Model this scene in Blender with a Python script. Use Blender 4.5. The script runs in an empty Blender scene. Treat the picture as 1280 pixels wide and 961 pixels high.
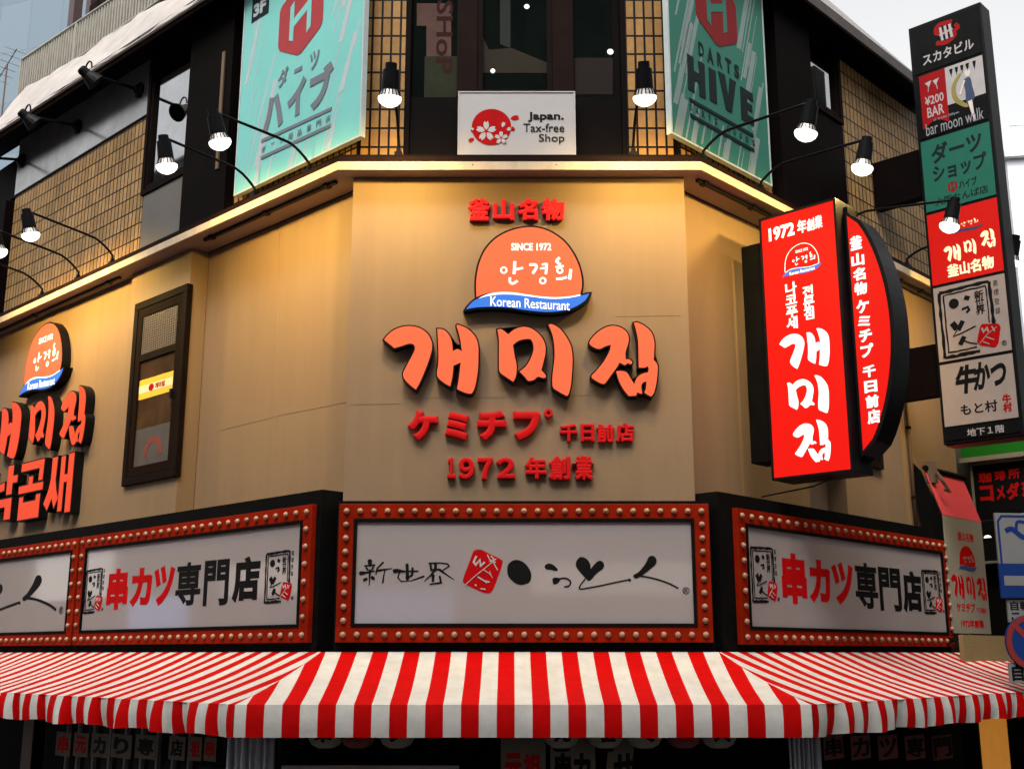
import bpy, bmesh, math, random
from mathutils import Vector, Matrix
random.seed(7)
SC = bpy.context.scene
COL = SC.collection
R = math.radians

# ------------------------------------------------------------------ camera, sky, sun, exposure
ZC = 2.9                      # eye height above the street
FPX = 1450.0                  # focal length in pixels of a 1280 wide picture
PITCH = R(13.06)
cam = bpy.data.objects.new('camera', bpy.data.cameras.new('camera'))
COL.objects.link(cam)
cam.location = (0, 0, ZC)
cam.rotation_euler = (R(90) + PITCH, 0, 0)
cam.data.sensor_width = 36
cam.data.lens = FPX / 1280 * 36
cam.data.clip_end = 3000
SC.camera = cam

EXPOSURE = 1.2
SUN_EL, SUN_ROT = R(50), R(192)
world = bpy.data.worlds.new('World')
SC.world = world
world.use_nodes = True
wn, wl = world.node_tree.nodes, world.node_tree.links
sky = wn.new('ShaderNodeTexSky')
sky.sky_type = 'NISHITA'
sky.sun_disc = False
sky.sun_elevation = SUN_EL
sky.sun_rotation = SUN_ROT
sky.air_density = 1.0
sky.dust_density = 6.0
hsv = wn.new('ShaderNodeHueSaturation')          # cloud cover: the blue is washed out
hsv.inputs['Saturation'].default_value = 0.03
wl.new(sky.outputs[0], hsv.inputs['Color'])
bg = wn['Background']
wl.new(hsv.outputs[0], bg.inputs['Color'])
bg.inputs['Strength'].default_value = 0.15
sun = bpy.data.objects.new('sun', bpy.data.lights.new('sun', 'SUN'))
COL.objects.link(sun)
sun.data.energy = 0.5
sun.data.angle = R(20)
sun.data.color = (1.0, 0.95, 0.88)
sun.rotation_euler = (R(90) - SUN_EL, 0, R(180) - SUN_ROT + R(0))
vs = SC.view_settings
vs.view_transform = 'Standard'
vs.look = 'None'
vs.exposure = EXPOSURE
vs.gamma = 1.0
vs.use_curve_mapping = False

# ------------------------------------------------------------------ materials
def lin(c):
    return tuple((x / 12.92 if x <= 0.04045 else ((x + 0.055) / 1.055) ** 2.4) for x in (v / 255 for v in c))

MATS = {}
def mat(name, col, rough=0.55, metal=0.0, var=0.10, scale=6.0, bump=0.0, emit=None, es=1.0, coat=0.0, spec=0.5, stretch=None, trans=0.0, streak=0.0):
    """procedural surface: base colour mottled by noise; emit = display colour (0-255) for things that give off light"""
    if name in MATS:
        return MATS[name]
    m = bpy.data.materials.new(name)
    m.use_nodes = True
    n, l = m.node_tree.nodes, m.node_tree.links
    b = n['Principled BSDF']
    b.inputs['Roughness'].default_value = rough
    b.inputs['Metallic'].default_value = metal
    b.inputs['Specular IOR Level'].default_value = spec
    b.inputs['Coat Weight'].default_value = coat
    b.inputs['Transmission Weight'].default_value = trans
    tc = n.new('ShaderNodeTexCoord')
    mp = n.new('ShaderNodeMapping')
    l.new(tc.outputs['Object'], mp.inputs['Vector'])
    if stretch:
        mp.inputs['Scale'].default_value = stretch
    nz = n.new('ShaderNodeTexNoise')
    nz.inputs['Scale'].default_value = scale
    nz.inputs['Detail'].default_value = 6
    nz.inputs['Roughness'].default_value = 0.62
    l.new(mp.outputs[0], nz.inputs['Vector'])
    rp = n.new('ShaderNodeValToRGB')
    rp.color_ramp.elements[0].position = 0.30
    rp.color_ramp.elements[1].position = 0.70
    c = tuple(col)
    rp.color_ramp.elements[0].color = tuple(max(0, x * (1 - var)) for x in c) + (1,)
    rp.color_ramp.elements[1].color = tuple(min(1, x * (1 + var)) for x in c) + (1,)
    l.new(nz.outputs['Fac'], rp.inputs['Fac'])
    last = rp.outputs[0]
    if streak:                        # rain streaks and grime running down the face
        ms = n.new('ShaderNodeMapping'); ms.inputs['Scale'].default_value = (7, 7, 0.35)
        l.new(tc.outputs['Object'], ms.inputs['Vector'])
        ns = n.new('ShaderNodeTexNoise'); ns.inputs['Scale'].default_value = 1.0; ns.inputs['Detail'].default_value = 8; ns.inputs['Roughness'].default_value = 0.7
        l.new(ms.outputs[0], ns.inputs['Vector'])
        mrs = n.new('ShaderNodeMapRange'); mrs.inputs['From Min'].default_value = 0.35; mrs.inputs['From Max'].default_value = 0.62
        mrs.inputs['To Min'].default_value = 1 - streak; mrs.inputs['To Max'].default_value = 1.02
        l.new(ns.outputs['Fac'], mrs.inputs['Value'])
        mm = n.new('ShaderNodeMix'); mm.data_type = 'RGBA'; mm.blend_type = 'MULTIPLY'; mm.inputs['Factor'].default_value = 1
        l.new(last, mm.inputs[6]); l.new(mrs.outputs[0], mm.inputs[7]); last = mm.outputs[2]
    l.new(last, b.inputs['Base Color'])
    if bump:
        bp = n.new('ShaderNodeBump')
        bp.inputs['Strength'].default_value = bump
        bp.inputs['Distance'].default_value = 0.01
        n2 = n.new('ShaderNodeTexNoise')
        n2.inputs['Scale'].default_value = scale * 9
        n2.inputs['Detail'].default_value = 4
        l.new(tc.outputs['Object'], n2.inputs['Vector'])
        l.new(n2.outputs['Fac'], bp.inputs['Height'])
        l.new(bp.outputs[0], b.inputs['Normal'])
    if emit is not None:
        e = lin(emit)
        b.inputs['Emission Color'].default_value = e + (1,)
        b.inputs['Emission Strength'].default_value = es * 2 ** (-EXPOSURE)
    MATS[name] = m
    return m

def mat_tiles(name, col, mortar, w, h, gap, off=(0, 0)):
    """upright stack-bond wall tiles"""
    m = bpy.data.materials.new(name)
    m.use_nodes = True
    n, l = m.node_tree.nodes, m.node_tree.links
    b = n['Principled BSDF']
    tc = n.new('ShaderNodeTexCoord')
    sx = n.new('ShaderNodeSeparateXYZ')
    l.new(tc.outputs['Object'], sx.inputs[0])
    cx = n.new('ShaderNodeCombineXYZ')
    ax = n.new('ShaderNodeMath'); ax.operation = 'ADD'; ax.inputs[1].default_value = off[0]
    az = n.new('ShaderNodeMath'); az.operation = 'ADD'; az.inputs[1].default_value = off[1]
    l.new(sx.outputs['X'], ax.inputs[0]); l.new(sx.outputs['Z'], az.inputs[0])
    l.new(ax.outputs[0], cx.inputs['X']); l.new(az.outputs[0], cx.inputs['Y'])
    br = n.new('ShaderNodeTexBrick')
    br.offset = 0.0
    br.squash = 1.0
    br.inputs['Scale'].default_value = 1.0
    br.inputs['Brick Width'].default_value = w
    br.inputs['Row Height'].default_value = h
    br.inputs['Mortar Size'].default_value = gap
    br.inputs['Mortar Smooth'].default_value = 0.1
    br.inputs['Bias'].default_value = 0.0
    br.inputs['Color1'].default_value = tuple(x * 0.78 for x in col) + (1,)
    br.inputs['Color2'].default_value = tuple(min(1, x * 1.15) for x in col) + (1,)
    br.inputs['Mortar'].default_value = tuple(mortar) + (1,)
    l.new(cx.outputs[0], br.inputs['Vector'])
    nz = n.new('ShaderNodeTexNoise'); nz.inputs['Scale'].default_value = 14; nz.inputs['Detail'].default_value = 5
    l.new(tc.outputs['Object'], nz.inputs['Vector'])
    mr = n.new('ShaderNodeMapRange')
    mr.inputs['To Min'].default_value = 0.60; mr.inputs['To Max'].default_value = 1.25
    l.new(nz.outputs['Fac'], mr.inputs['Value'])
    mx = n.new('ShaderNodeMix'); mx.data_type = 'RGBA'; mx.blend_type = 'MULTIPLY'
    mx.inputs['Factor'].default_value = 1.0
    l.new(br.outputs['Color'], mx.inputs[6])
    l.new(mr.outputs[0], mx.inputs[7])
    l.new(mx.outputs[2], b.inputs['Base Color'])
    b.inputs['Roughness'].default_value = 0.5; b.inputs['Specular IOR Level'].default_value = 0.10
    bp = n.new('ShaderNodeBump'); bp.inputs['Strength'].default_value = 0.7; bp.inputs['Distance'].default_value = 0.008; bp.invert = True
    l.new(br.outputs['Fac'], bp.inputs['Height'])
    l.new(bp.outputs[0], b.inputs['Normal'])
    return m

def mat_stripes(name, period, phase, red, white):
    """woven awning cloth: stripes run along V, counted along U (UV map in metres)"""
    m = bpy.data.materials.new(name)
    m.use_nodes = True
    n, l = m.node_tree.nodes, m.node_tree.links
    b = n['Principled BSDF']
    uv = n.new('ShaderNodeUVMap'); uv.uv_map = 'UVMap'
    sx = n.new('ShaderNodeSeparateXYZ'); l.new(uv.outputs[0], sx.inputs[0])
    a = n.new('ShaderNodeMath'); a.operation = 'ADD'; a.inputs[1].default_value = phase
    l.new(sx.outputs['X'], a.inputs[0])
    d = n.new('ShaderNodeMath'); d.operation = 'DIVIDE'; d.inputs[1].default_value = period
    l.new(a.outputs[0], d.inputs[0])
    f = n.new('ShaderNodeMath'); f.operation = 'FRACT'; l.new(d.outputs[0], f.inputs[0])
    g = n.new('ShaderNodeMath'); g.operation = 'LESS_THAN'; g.inputs[1].default_value = 0.5
    l.new(f.outputs[0], g.inputs[0])
    nz = n.new('ShaderNodeTexNoise'); nz.inputs['Scale'].default_value = 5; nz.inputs['Detail'].default_value = 7; nz.inputs['Roughness'].default_value = 0.7
    tc = n.new('ShaderNodeTexCoord'); l.new(tc.outputs['Object'], nz.inputs['Vector'])
    mr = n.new('ShaderNodeMapRange'); mr.inputs['From Min'].default_value = 0.3; mr.inputs['From Max'].default_value = 0.7
    mr.inputs['To Min'].default_value = 0.80; mr.inputs['To Max'].default_value = 1.04
    l.new(nz.outputs['Fac'], mr.inputs['Value'])
    mx = n.new('ShaderNodeMix'); mx.data_type = 'RGBA'
    mx.inputs[6].default_value = tuple(white) + (1,)
    mx.inputs[7].default_value = tuple(red) + (1,)
    l.new(g.outputs[0], mx.inputs['Factor'])
    m2 = n.new('ShaderNodeMix'); m2.data_type = 'RGBA'; m2.blend_type = 'MULTIPLY'; m2.inputs['Factor'].default_value = 1
    l.new(mx.outputs[2], m2.inputs[6]); l.new(mr.outputs[0], m2.inputs[7])
    l.new(m2.outputs[2], b.inputs['Base Color'])
    b.inputs['Roughness'].default_value = 0.55
    b.inputs['Specular IOR Level'].default_value = 0.04
    mw = n.new('ShaderNodeMapping'); mw.inputs['Scale'].default_value = (2.2, 2.2, 1.0); l.new(tc.outputs['Object'], mw.inputs['Vector'])
    nw = n.new('ShaderNodeTexNoise'); nw.inputs['Scale'].default_value = 1.8; nw.inputs['Detail'].default_value = 5; nw.inputs['Distortion'].default_value = 1.2
    l.new(mw.outputs[0], nw.inputs['Vector'])
    bp = n.new('ShaderNodeBump'); bp.inputs['Strength'].default_value = 0.22; bp.inputs['Distance'].default_value = 0.05
    l.new(nw.outputs['Fac'], bp.inputs['Height']); l.new(bp.outputs[0], b.inputs['Normal'])
    return m

def mat_glass_facade(name):
    """curtain-wall panes of the tower far behind"""
    m = bpy.data.materials.new(name)
    m.use_nodes = True
    n, l = m.node_tree.nodes, m.node_tree.links
    b = n['Principled BSDF']
    tc = n.new('ShaderNodeTexCoord')
    sx = n.new('ShaderNodeSeparateXYZ'); l.new(tc.outputs['Object'], sx.inputs[0])
    cx = n.new('ShaderNodeCombineXYZ'); l.new(sx.outputs['X'], cx.inputs['X']); l.new(sx.outputs['Z'], cx.inputs['Y'])
    br = n.new('ShaderNodeTexBrick'); br.offset = 0
    br.inputs['Scale'].default_value = 1
    br.inputs['Brick Width'].default_value = 1.5; br.inputs['Row Height'].default_value = 2.1
    br.inputs['Mortar Size'].default_value = 0.03
    br.inputs['Color1'].default_value = (0.09, 0.13, 0.16, 1); br.inputs['Color2'].default_value = (0.12, 0.165, 0.20, 1)
    br.inputs['Mortar'].default_value = (0.10, 0.13, 0.15, 1)
    l.new(cx.outputs[0], br.inputs['Vector'])
    l.new(br.outputs['Color'], b.inputs['Base Color'])
    b.inputs['Roughness'].default_value = 0.03
    return m

# ------------------------------------------------------------------ frames: u along a wall, d out of it, z up
class Frame:
    def __init__(s, ox, oy, th):
        s.o = (ox, oy); s.th = th; s.c = math.cos(th); s.s = math.sin(th)
    def w(s, u, d, z):
        return Vector((s.o[0] + u * s.c + d * s.s, s.o[1] + u * s.s - d * s.c, z))
    def ray(s, px, py):
        a = (px - 640) / FPX; b = (480 - py) / FPX
        return (a, math.cos(PITCH) - b * math.sin(PITCH), math.sin(PITCH) + b * math.cos(PITCH))
    def on(s, px, py, d=0.0):            # point of the plane d seen at that place of the photograph
        r = s.ray(px, py); nx, ny = s.s, -s.c
        k = (d + s.o[0] * nx + s.o[1] * ny) / (r[0] * nx + r[1] * ny)
        x, y, z = r[0] * k, r[1] * k, r[2] * k + ZC
        return ((x - s.o[0]) * s.c + (y - s.o[1]) * s.s, z)
    def at_u(s, px, py, u0):             # the same for the upright plane across the wall at u0: gives (d, z)
        r = s.ray(px, py)
        k = (u0 + s.o[0] * s.c + s.o[1] * s.s) / (r[0] * s.c + r[1] * s.s)
        x, y, z = r[0] * k, r[1] * k, r[2] * k + ZC
        return ((x - s.o[0]) * s.s - (y - s.o[1]) * s.c, z)

A = (-1.453, 10.0); B = (1.58, 10.0)
FC = Frame(A[0], A[1], 0.0)               # chamfered corner wall, u 0 .. 3.03
FL = Frame(A[0], A[1], R(-43.8))          # left street front, u runs 0 .. negative away
FR = Frame(B[0], B[1], R(46.2))           # right street front, u runs 0 .. positive away
CW = B[0] - A[0]
TL, TR = math.tan(R(21.9)), math.tan(R(23.1))

def sign_frame(u0):                       # plane standing out of the right front at u0
    p = FR.w(u0, 0, 0)
    return Frame(p.x, p.y, R(-43.8))

# ------------------------------------------------------------------ mesh building
def smooth(pts, n=5, closed=True):
    """Catmull-Rom through the points; a third entry marks a sharp corner"""
    N = len(pts); out = []
    P = [Vector((p[0], p[1])) for p in pts]; K = [len(p) > 2 for p in pts]
    rng = range(N) if closed else range(N - 1)
    for i in rng:
        p1, p2 = P[i], P[(i + 1) % N]
        p0 = P[i - 1] if (closed or i > 0) else p1
        p3 = P[(i + 2) % N] if (closed or i + 2 < N) else p2
        t1 = Vector((0, 0)) if K[i] else (p2 - p0) * 0.5
        t2 = Vector((0, 0)) if K[(i + 1) % N] else (p3 - p1) * 0.5
        if K[i]: t1 = (p2 - p1) * 0.6
        if K[(i + 1) % N]: t2 = (p2 - p1) * 0.6
        for k in range(n):
            t = k / n
            h00 = 2*t**3 - 3*t*t + 1; h10 = t**3 - 2*t*t + t; h01 = -2*t**3 + 3*t*t; h11 = t**3 - t*t
            q = p1 * h00 + t1 * h10 + p2 * h01 + t2 * h11
            out.append((q.x, q.y))
    if not closed: out.append((P[-1].x, P[-1].y))
    return out

def area(p):
    return 0.5 * sum(p[i][0] * p[(i+1) % len(p)][1] - p[(i+1) % len(p)][0] * p[i][1] for i in range(len(p)))

def grow(p, r):
    N = len(p); sg = 1 if area(p) > 0 else -1; out = []
    for i in range(N):
        a = Vector(p[i]) - Vector(p[i-1]); b = Vector(p[(i+1) % N]) - Vector(p[i])
        if a.length < 1e-9: a = b
        if b.length < 1e-9: b = a
        if a.length < 1e-9: out.append(p[i]); continue
        a = a.normalized(); b = b.normalized()
        na = Vector((a.y, -a.x)); nb = Vector((b.y, -b.x)); m = na + nb
        if m.length < 1e-6: m = na
        m.normalize(); k = 1 / max(0.55, m.dot(na))
        out.append((p[i][0] + sg * m.x * r * k, p[i][1] + sg * m.y * r * k))
    return out

GLY = {}
def glyphs(s, bold, lead=1.0, sp=1.0):
    key = (s, bold, lead, sp)
    if key in GLY: return GLY[key]
    c = bpy.data.curves.new('text', 'FONT')
    c.body = s; c.size = 1; c.align_x = 'CENTER'; c.space_line = lead; c.space_character = sp
    c.extrude = 0.6; c.bevel_depth = bold; c.bevel_resolution = 0; c.resolution_u = 3
    o = bpy.data.objects.new('text', c)
    m = bpy.data.meshes.new_from_object(o)
    v = [tuple(q.co) for q in m.vertices]; f = [tuple(p.vertices) for p in m.polygons]
    bpy.data.meshes.remove(m); bpy.data.objects.remove(o); bpy.data.curves.remove(c)
    lo = [min(q[i] for q in v) for i in range(3)]; hi = [max(q[i] for q in v) for i in range(3)]
    v = [tuple((q[i] - lo[i]) / max(1e-6, hi[i] - lo[i]) for i in range(3)) for q in v]
    GLY[key] = (v, f, (hi[0]-lo[0]) / max(1e-6, hi[1]-lo[1]))
    return GLY[key]

class MB:
    def __init__(s, fr, base):
        s.fr = fr; s.b = base; s.v = []; s.f = []; s.uv = None; s.k = 0
    def p(s, u, d, z):
        s.v.append((u - s.b[0], -(d - s.b[1]), z - s.b[2])); return len(s.v) - 1
    def box(s, u0, u1, d0, d1, z0, z1):
        i = [s.p(u, d, z) for z in (z0, z1) for d in (d0, d1) for u in (u0, u1)]
        for q in ((0,1,3,2),(4,6,7,5),(0,4,5,1),(2,3,7,6),(0,2,6,4),(1,5,7,3)): s.f.append(tuple(i[k] for k in q))
        return s
    def frame(s, u0, u1, z0, z1, w, d0, d1):     # rectangular ring
        s.box(u0, u1, d0, d1, z1 - w, z1); s.box(u0, u1, d0, d1, z0, z0 + w)
        s.box(u0, u0 + w, d0, d1, z0 + w, z1 - w); s.box(u1 - w, u1, d0, d1, z0 + w, z1 - w)
        return s
    def prism(s, pts, d0, d1):                   # pts (u, z), extruded from d0 out to d1
        n = len(pts)
        a = [s.p(u, d0, z) for u, z in pts]; b = [s.p(u, d1, z) for u, z in pts]
        s.f.append(tuple(b)); s.f.append(tuple(reversed(a)))
        for i in range(n): s.f.append((a[i], a[(i+1) % n], b[(i+1) % n], b[i]))
        return s
    def side(s, pts, u0, u1):                    # pts (d, z) profile, extruded along u
        n = len(pts)
        a = [s.p(u0, d, z) for d, z in pts]; b = [s.p(u1, d, z) for d, z in pts]
        s.f.append(tuple(b)); s.f.append(tuple(reversed(a)))
        for i in range(n): s.f.append((a[i], a[(i+1) % n], b[(i+1) % n], b[i]))
        return s
    def flat(s, pts, d):                         # thin painted / vinyl shape 1.5 mm thick
        s.k += 1
        return s.prism(pts, d - 0.0012, d + 0.0008 + s.k * 0.00025)
    def disc(s, cu, cz, ru, rz, d, n=28, rot=0.0):
        return s.flat([(cu + ru*math.cos(rot + 2*math.pi*i/n), cz + rz*math.sin(rot + 2*math.pi*i/n)) for i in range(n)], d)
    def stroke(s, pts, w, d, closed=False, t=None):   # flat ribbon; w may be a list of widths
        n = len(pts); L = []; Rr = []
        ws = w if isinstance(w, (list, tuple)) else [w] * n
        for i in range(n):
            a = Vector(pts[i]) - Vector(pts[i-1]) if (i > 0 or closed) else None
            b = Vector(pts[(i+1) % n]) - Vector(pts[i]) if (i < n-1 or closed) else None
            if a is None or a.length < 1e-9: a = b
            if b is None or b.length < 1e-9: b = a
            a = a.normalized(); b = b.normalized()
            na = Vector((-a.y, a.x)); nb = Vector((-b.y, b.x)); m = na + nb
            if m.length < 1e-5: m = na
            m.normalize(); k = 0.5 * ws[i] / max(0.6, m.dot(na))
            L.append((pts[i][0] + m.x*k, pts[i][1] + m.y*k)); Rr.append((pts[i][0] - m.x*k, pts[i][1] - m.y*k))
        s.k += 1
        d1 = d + 0.0008 + s.k * 0.00025; d0 = d - 0.0012
        if t: d1 = d; d0 = d - t
        fl = [s.p(u, d1, z) for u, z in L]; fr_ = [s.p(u, d1, z) for u, z in Rr]
        bl = [s.p(u, d0, z) for u, z in L]; brr = [s.p(u, d0, z) for u, z in Rr]
        for i in range(n if closed else n-1):
            j = (i+1) % n
            s.f += [(fl[i], fl[j], fr_[j], fr_[i]), (bl[i], brr[i], brr[j], bl[j]), (fl[i], bl[i], bl[j], fl[j]), (fr_[i], fr_[j], brr[j], brr[i])]
        if not closed:
            s.f += [(fl[0], fr_[0], brr[0], bl[0]), (fl[-1], bl[-1], brr[-1], fr_[-1])]
        return s
    def text(s, t, box, d, thick=0.0025, bold=0.02, lead=1.0, sp=1.0, shear=0.0, keep=False, slope=0.0, turn=0):
        v, f, asp = glyphs(t, bold, lead, sp)
        u0, u1, z0, z1 = box; o = len(s.v)
        s.k += 1; d = d + s.k * 0.0002
        for x, y, q in v:
            if turn: x, y = y, 1 - x
            s.p(u0 + (u1-u0) * x + shear * (z1-z0) * (y - 0.5), d - thick + thick * q, z0 + (z1-z0) * y + slope * (u1-u0) * (x-0.5))
        for q in f: s.f.append(tuple(o + i for i in q))
        return s
    def tube(s, pts, r, seg=8, cap=True):        # pts (u, d, z); r number or list
        P = [Vector(p) for p in pts]; n = len(P); rings = []
        rs = r if isinstance(r, (list, tuple)) else [r] * n
        for i in range(n):
            t = (P[min(i+1, n-1)] - P[max(i-1, 0)])
            t = t.normalized() if t.length > 1e-9 else Vector((0, 0, 1))
            x = t.cross(Vector((0.31, 0.17, 0.93)) if abs(t.z) < 0.9 else Vector((1, 0, 0))).normalized()
            y = t.cross(x)
            rings.append([s.p(*(P[i] + (x*math.cos(2*math.pi*k/seg) + y*math.sin(2*math.pi*k/seg)) * rs[i])) for k in range(seg)])
        for i in range(n-1):
            for k in range(seg):
                s.f.append((rings[i][k], rings[i][(k+1) % seg], rings[i+1][(k+1) % seg], rings[i+1][k]))
        if cap: s.f.append(tuple(reversed(rings[0]))); s.f.append(tuple(rings[-1]))
        return s
    def lathe(s, p0, ax, prof, seg=20):          # prof (distance along ax, radius)
        ax = Vector(ax).normalized(); p0 = Vector(p0)
        return s.tube([p0 + ax * (t if i == 0 or t != prof[i-1][0] else t + 1e-4) for i, (t, r) in enumerate(prof)], [r for t, r in prof], seg)
    def grid(s, fn, nu, nv):                     # fn(a, b) -> (u, d, z, uvx, uvy)
        s.uv = s.uv or {}
        ids = []
        for j in range(nv + 1):
            row = []
            for i in range(nu + 1):
                q = fn(i / nu, j / nv); k = s.p(*q[:3]); s.uv[k] = q[3:]; row.append(k)
            ids.append(row)
        for j in range(nv):
            for i in range(nu): s.f.append((ids[j][i], ids[j][i+1], ids[j+1][i+1], ids[j+1][i]))
        return s
    def mesh(s, name, m, smooth_=False, bevel=0.0, recalc=True):
        me = bpy.data.meshes.new(name)
        me.from_pydata(s.v, [], s.f)
        if s.uv:
            ul = me.uv_layers.new(name='UVMap')
            for lp in me.loops: ul.data[lp.index].uv = s.uv.get(lp.vertex_index, (0, 0))
        bm = bmesh.new(); bm.from_mesh(me)
        if recalc: bmesh.ops.recalc_face_normals(bm, faces=bm.faces)
        if bevel:
            bmesh.ops.bevel(bm, geom=[e for e in bm.edges if len(e.link_faces) == 2 and e.calc_face_angle(0) > 0.6], offset=bevel, segments=2, affect='EDGES', profile=0.6)
        bm.to_mesh(me); bm.free()
        if smooth_:
            for q in me.polygons: q.use_smooth = True
        me.materials.append(m)
        return me

class Thing:
    """an Empty at the thing's base; its parts are children that share its local frame"""
    def __init__(s, name, label, cat, fr, base, group=None, kind=None):
        o = bpy.data.objects.new(name, None); COL.objects.link(o)
        o.empty_display_size = 0.1
        o.location = fr.w(*base); o.rotation_euler = (0, 0, fr.th)
        if label: o['label'] = label
        if cat: o['category'] = cat
        if group: o['group'] = group
        if kind: o['kind'] = kind
        s.o = o; s.fr = fr; s.b = base
    def mb(s): return MB(s.fr, s.b)
    def add(s, name, mb, m, parent=None, smooth_=False, bevel=0.0, label=None):
        o = bpy.data.objects.new(name, mb.mesh(name, m, smooth_, bevel)); COL.objects.link(o)
        o.parent = parent or s.o
        if label: o['label'] = label
        return o
    def inst(s, name, me, u, d, z, parent=None):
        o = bpy.data.objects.new(name, me); COL.objects.link(o)
        o.parent = parent or s.o
        o.location = (u - s.b[0], -(d - s.b[1]), z - s.b[2])
        return o

def single(name, label, cat, fr, base, mb, m, group=None, kind=None, smooth_=False, bevel=0.0):
    o = bpy.data.objects.new(name, mb.mesh(name, m, smooth_, bevel)); COL.objects.link(o)
    o.location = fr.w(*base); o.rotation_euler = (0, 0, fr.th)
    if label: o['label'] = label
    if cat: o['category'] = cat
    if group: o['group'] = group
    if kind: o['kind'] = kind
    return o

def box_px(fr, d, xl, xr, yt, yb):
    """bounds in the plane d of an upright box whose centre line runs from yt to yb and sides sit at xl, xr"""
    ym = (yt + yb) / 2; xm = (xl + xr) / 2
    # the mid line of an upright box in a receding plane is not level: step along the plane's own horizon
    um, zm = fr.on(xm, ym, d)
    u0 = fr_u_at(fr, d, xl, zm); u1 = fr_u_at(fr, d, xr, zm)
    return (u0, u1, fr.on(xm, yb, d)[1], fr.on(xm, yt, d)[1])

def fr_u_at(fr, d, px, z):
    """u of the plane d at height z that shows at column px"""
    a = (px - 640) / FPX
    # x = a*w, with w = depth along the view axis = y*cosP + (z-ZC)*sinP ; x,y linear in u
    cp, sp = math.cos(PITCH), math.sin(PITCH)
    x0 = fr.o[0] + d * fr.s; y0 = fr.o[1] - d * fr.c
    k = a * (y0 * cp + (z - ZC) * sp) - x0
    return k / (fr.c - a * fr.s * cp)

def px_pts(fr, d, pts, ox=0, oy=0, sc=1.0):
    return [fr.on(ox + p[0] / sc, oy + p[1] / sc, d) for p in pts]
# ------------------------------------------------------------------ palette
M_WALL = mat('wall_plaster', (0.188, 0.124, 0.072), 0.6, var=0.07, scale=1.6, bump=0.04, stretch=(1, 1, 0.35), streak=0.05, spec=0.3)
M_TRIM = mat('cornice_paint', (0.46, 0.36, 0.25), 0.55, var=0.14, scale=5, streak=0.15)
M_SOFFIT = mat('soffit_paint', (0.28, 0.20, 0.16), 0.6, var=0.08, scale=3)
M_FLASH = mat('brown_flashing', (0.010, 0.004, 0.003), 0.55, var=0.3, spec=0.03)
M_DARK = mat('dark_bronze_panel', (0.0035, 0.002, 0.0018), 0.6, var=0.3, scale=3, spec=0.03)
M_BRONZE = mat('bronze_frame', (0.007, 0.004, 0.003), 0.6, 0.0, var=0.25, spec=0.03)
M_BLACK = mat('black_paint', (0.004, 0.004, 0.004), 0.6, var=0.3, spec=0.03)
M_BLACKM = mat('black_metal', (0.005, 0.005, 0.006), 0.42, 0.0, var=0.3, spec=0.08)
M_GREYP = mat('grey_panel', (0.34, 0.34, 0.345), 0.18, 0.6, var=0.25, scale=2.0)
M_BRNP = mat('taupe_panel', (0.10, 0.088, 0.075), 0.4, var=0.12, scale=2)
M_TILE = mat_tiles('tan_tiles', (0.37, 0.195, 0.062), (0.004, 0.002, 0.001), 0.0895, 0.19, 0.011)
M_TILE2 = mat_tiles('tan_tiles_side', (0.34, 0.205, 0.085), (0.006, 0.003, 0.002), 0.0895, 0.19, 0.009, (0.02, 0.05))
M_SKYGLASS = mat('window_glass', (0.40, 0.41, 0.42), 0.03, 1.0, var=0.1)
M_DGLASS = mat('dark_window_glass', (0.004, 0.006, 0.005), 0.03, var=0.2, spec=0.3)
M_RED = mat('red_letter_paint', (0.42, 0.003, 0.004), 0.5, var=0.08, spec=0.12)
M_ORANGE = mat('lit_orange_acrylic', (0.25, 0.05, 0.02), 0.4, spec=0.12, var=0.03, emit=(240, 98, 66), es=0.85)
M_ORANGE2 = mat('lit_deep_orange_acrylic', (0.22, 0.03, 0.012), 0.4, spec=0.12, var=0.03, emit=(226, 66, 38), es=0.85)
M_WHITELIT = mat('lit_white_vinyl', (0.4, 0.4, 0.4), 0.4, var=0.02, emit=(252, 250, 246), es=0.95)
M_BLUELIT = mat('lit_blue_acrylic', (0.02, 0.07, 0.25), 0.4, spec=0.12, var=0.03, emit=(40, 104, 214), es=0.85)
M_REDLIT = mat('lit_red_acrylic', (0.14, 0.003, 0.002), 0.4, spec=0.1, var=0.04, scale=3, emit=(232, 22, 14), es=0.95)
M_REDLIT2 = mat('dim_lit_red_acrylic', (0.5, 0.02, 0.015), 0.35, var=0.05, emit=(176, 14, 10), es=0.9)
M_MARQ = mat('marquee_red_frame', (0.20, 0.010, 0.002), 0.5, spec=0.03, var=0.25, scale=3)
M_PANEL = mat('white_acrylic_panel', (0.27, 0.24, 0.235), 0.05, var=0.03, scale=1.2, spec=0.5)
M_BULB = mat('frosted_bulb', (0.30, 0.18, 0.125), 0.5, var=0.25, scale=30, spec=0.25)
M_INK = mat('black_ink', (0.004, 0.004, 0.004), 0.55, var=0.2, spec=0.1)
M_REDINK = mat('red_ink', (0.36, 0.003, 0.004), 0.55, var=0.15, spec=0.04)
M_WHITE = mat('white_board', (0.36, 0.335, 0.325), 0.4, var=0.03)
M_PETAL = mat('white_ink', (0.38, 0.355, 0.34), 0.5, var=0.03)
M_TARP = mat('white_tarpaulin', (0.40, 0.355, 0.32), 0.6, var=0.2, scale=2.5, bump=0.2)

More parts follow.
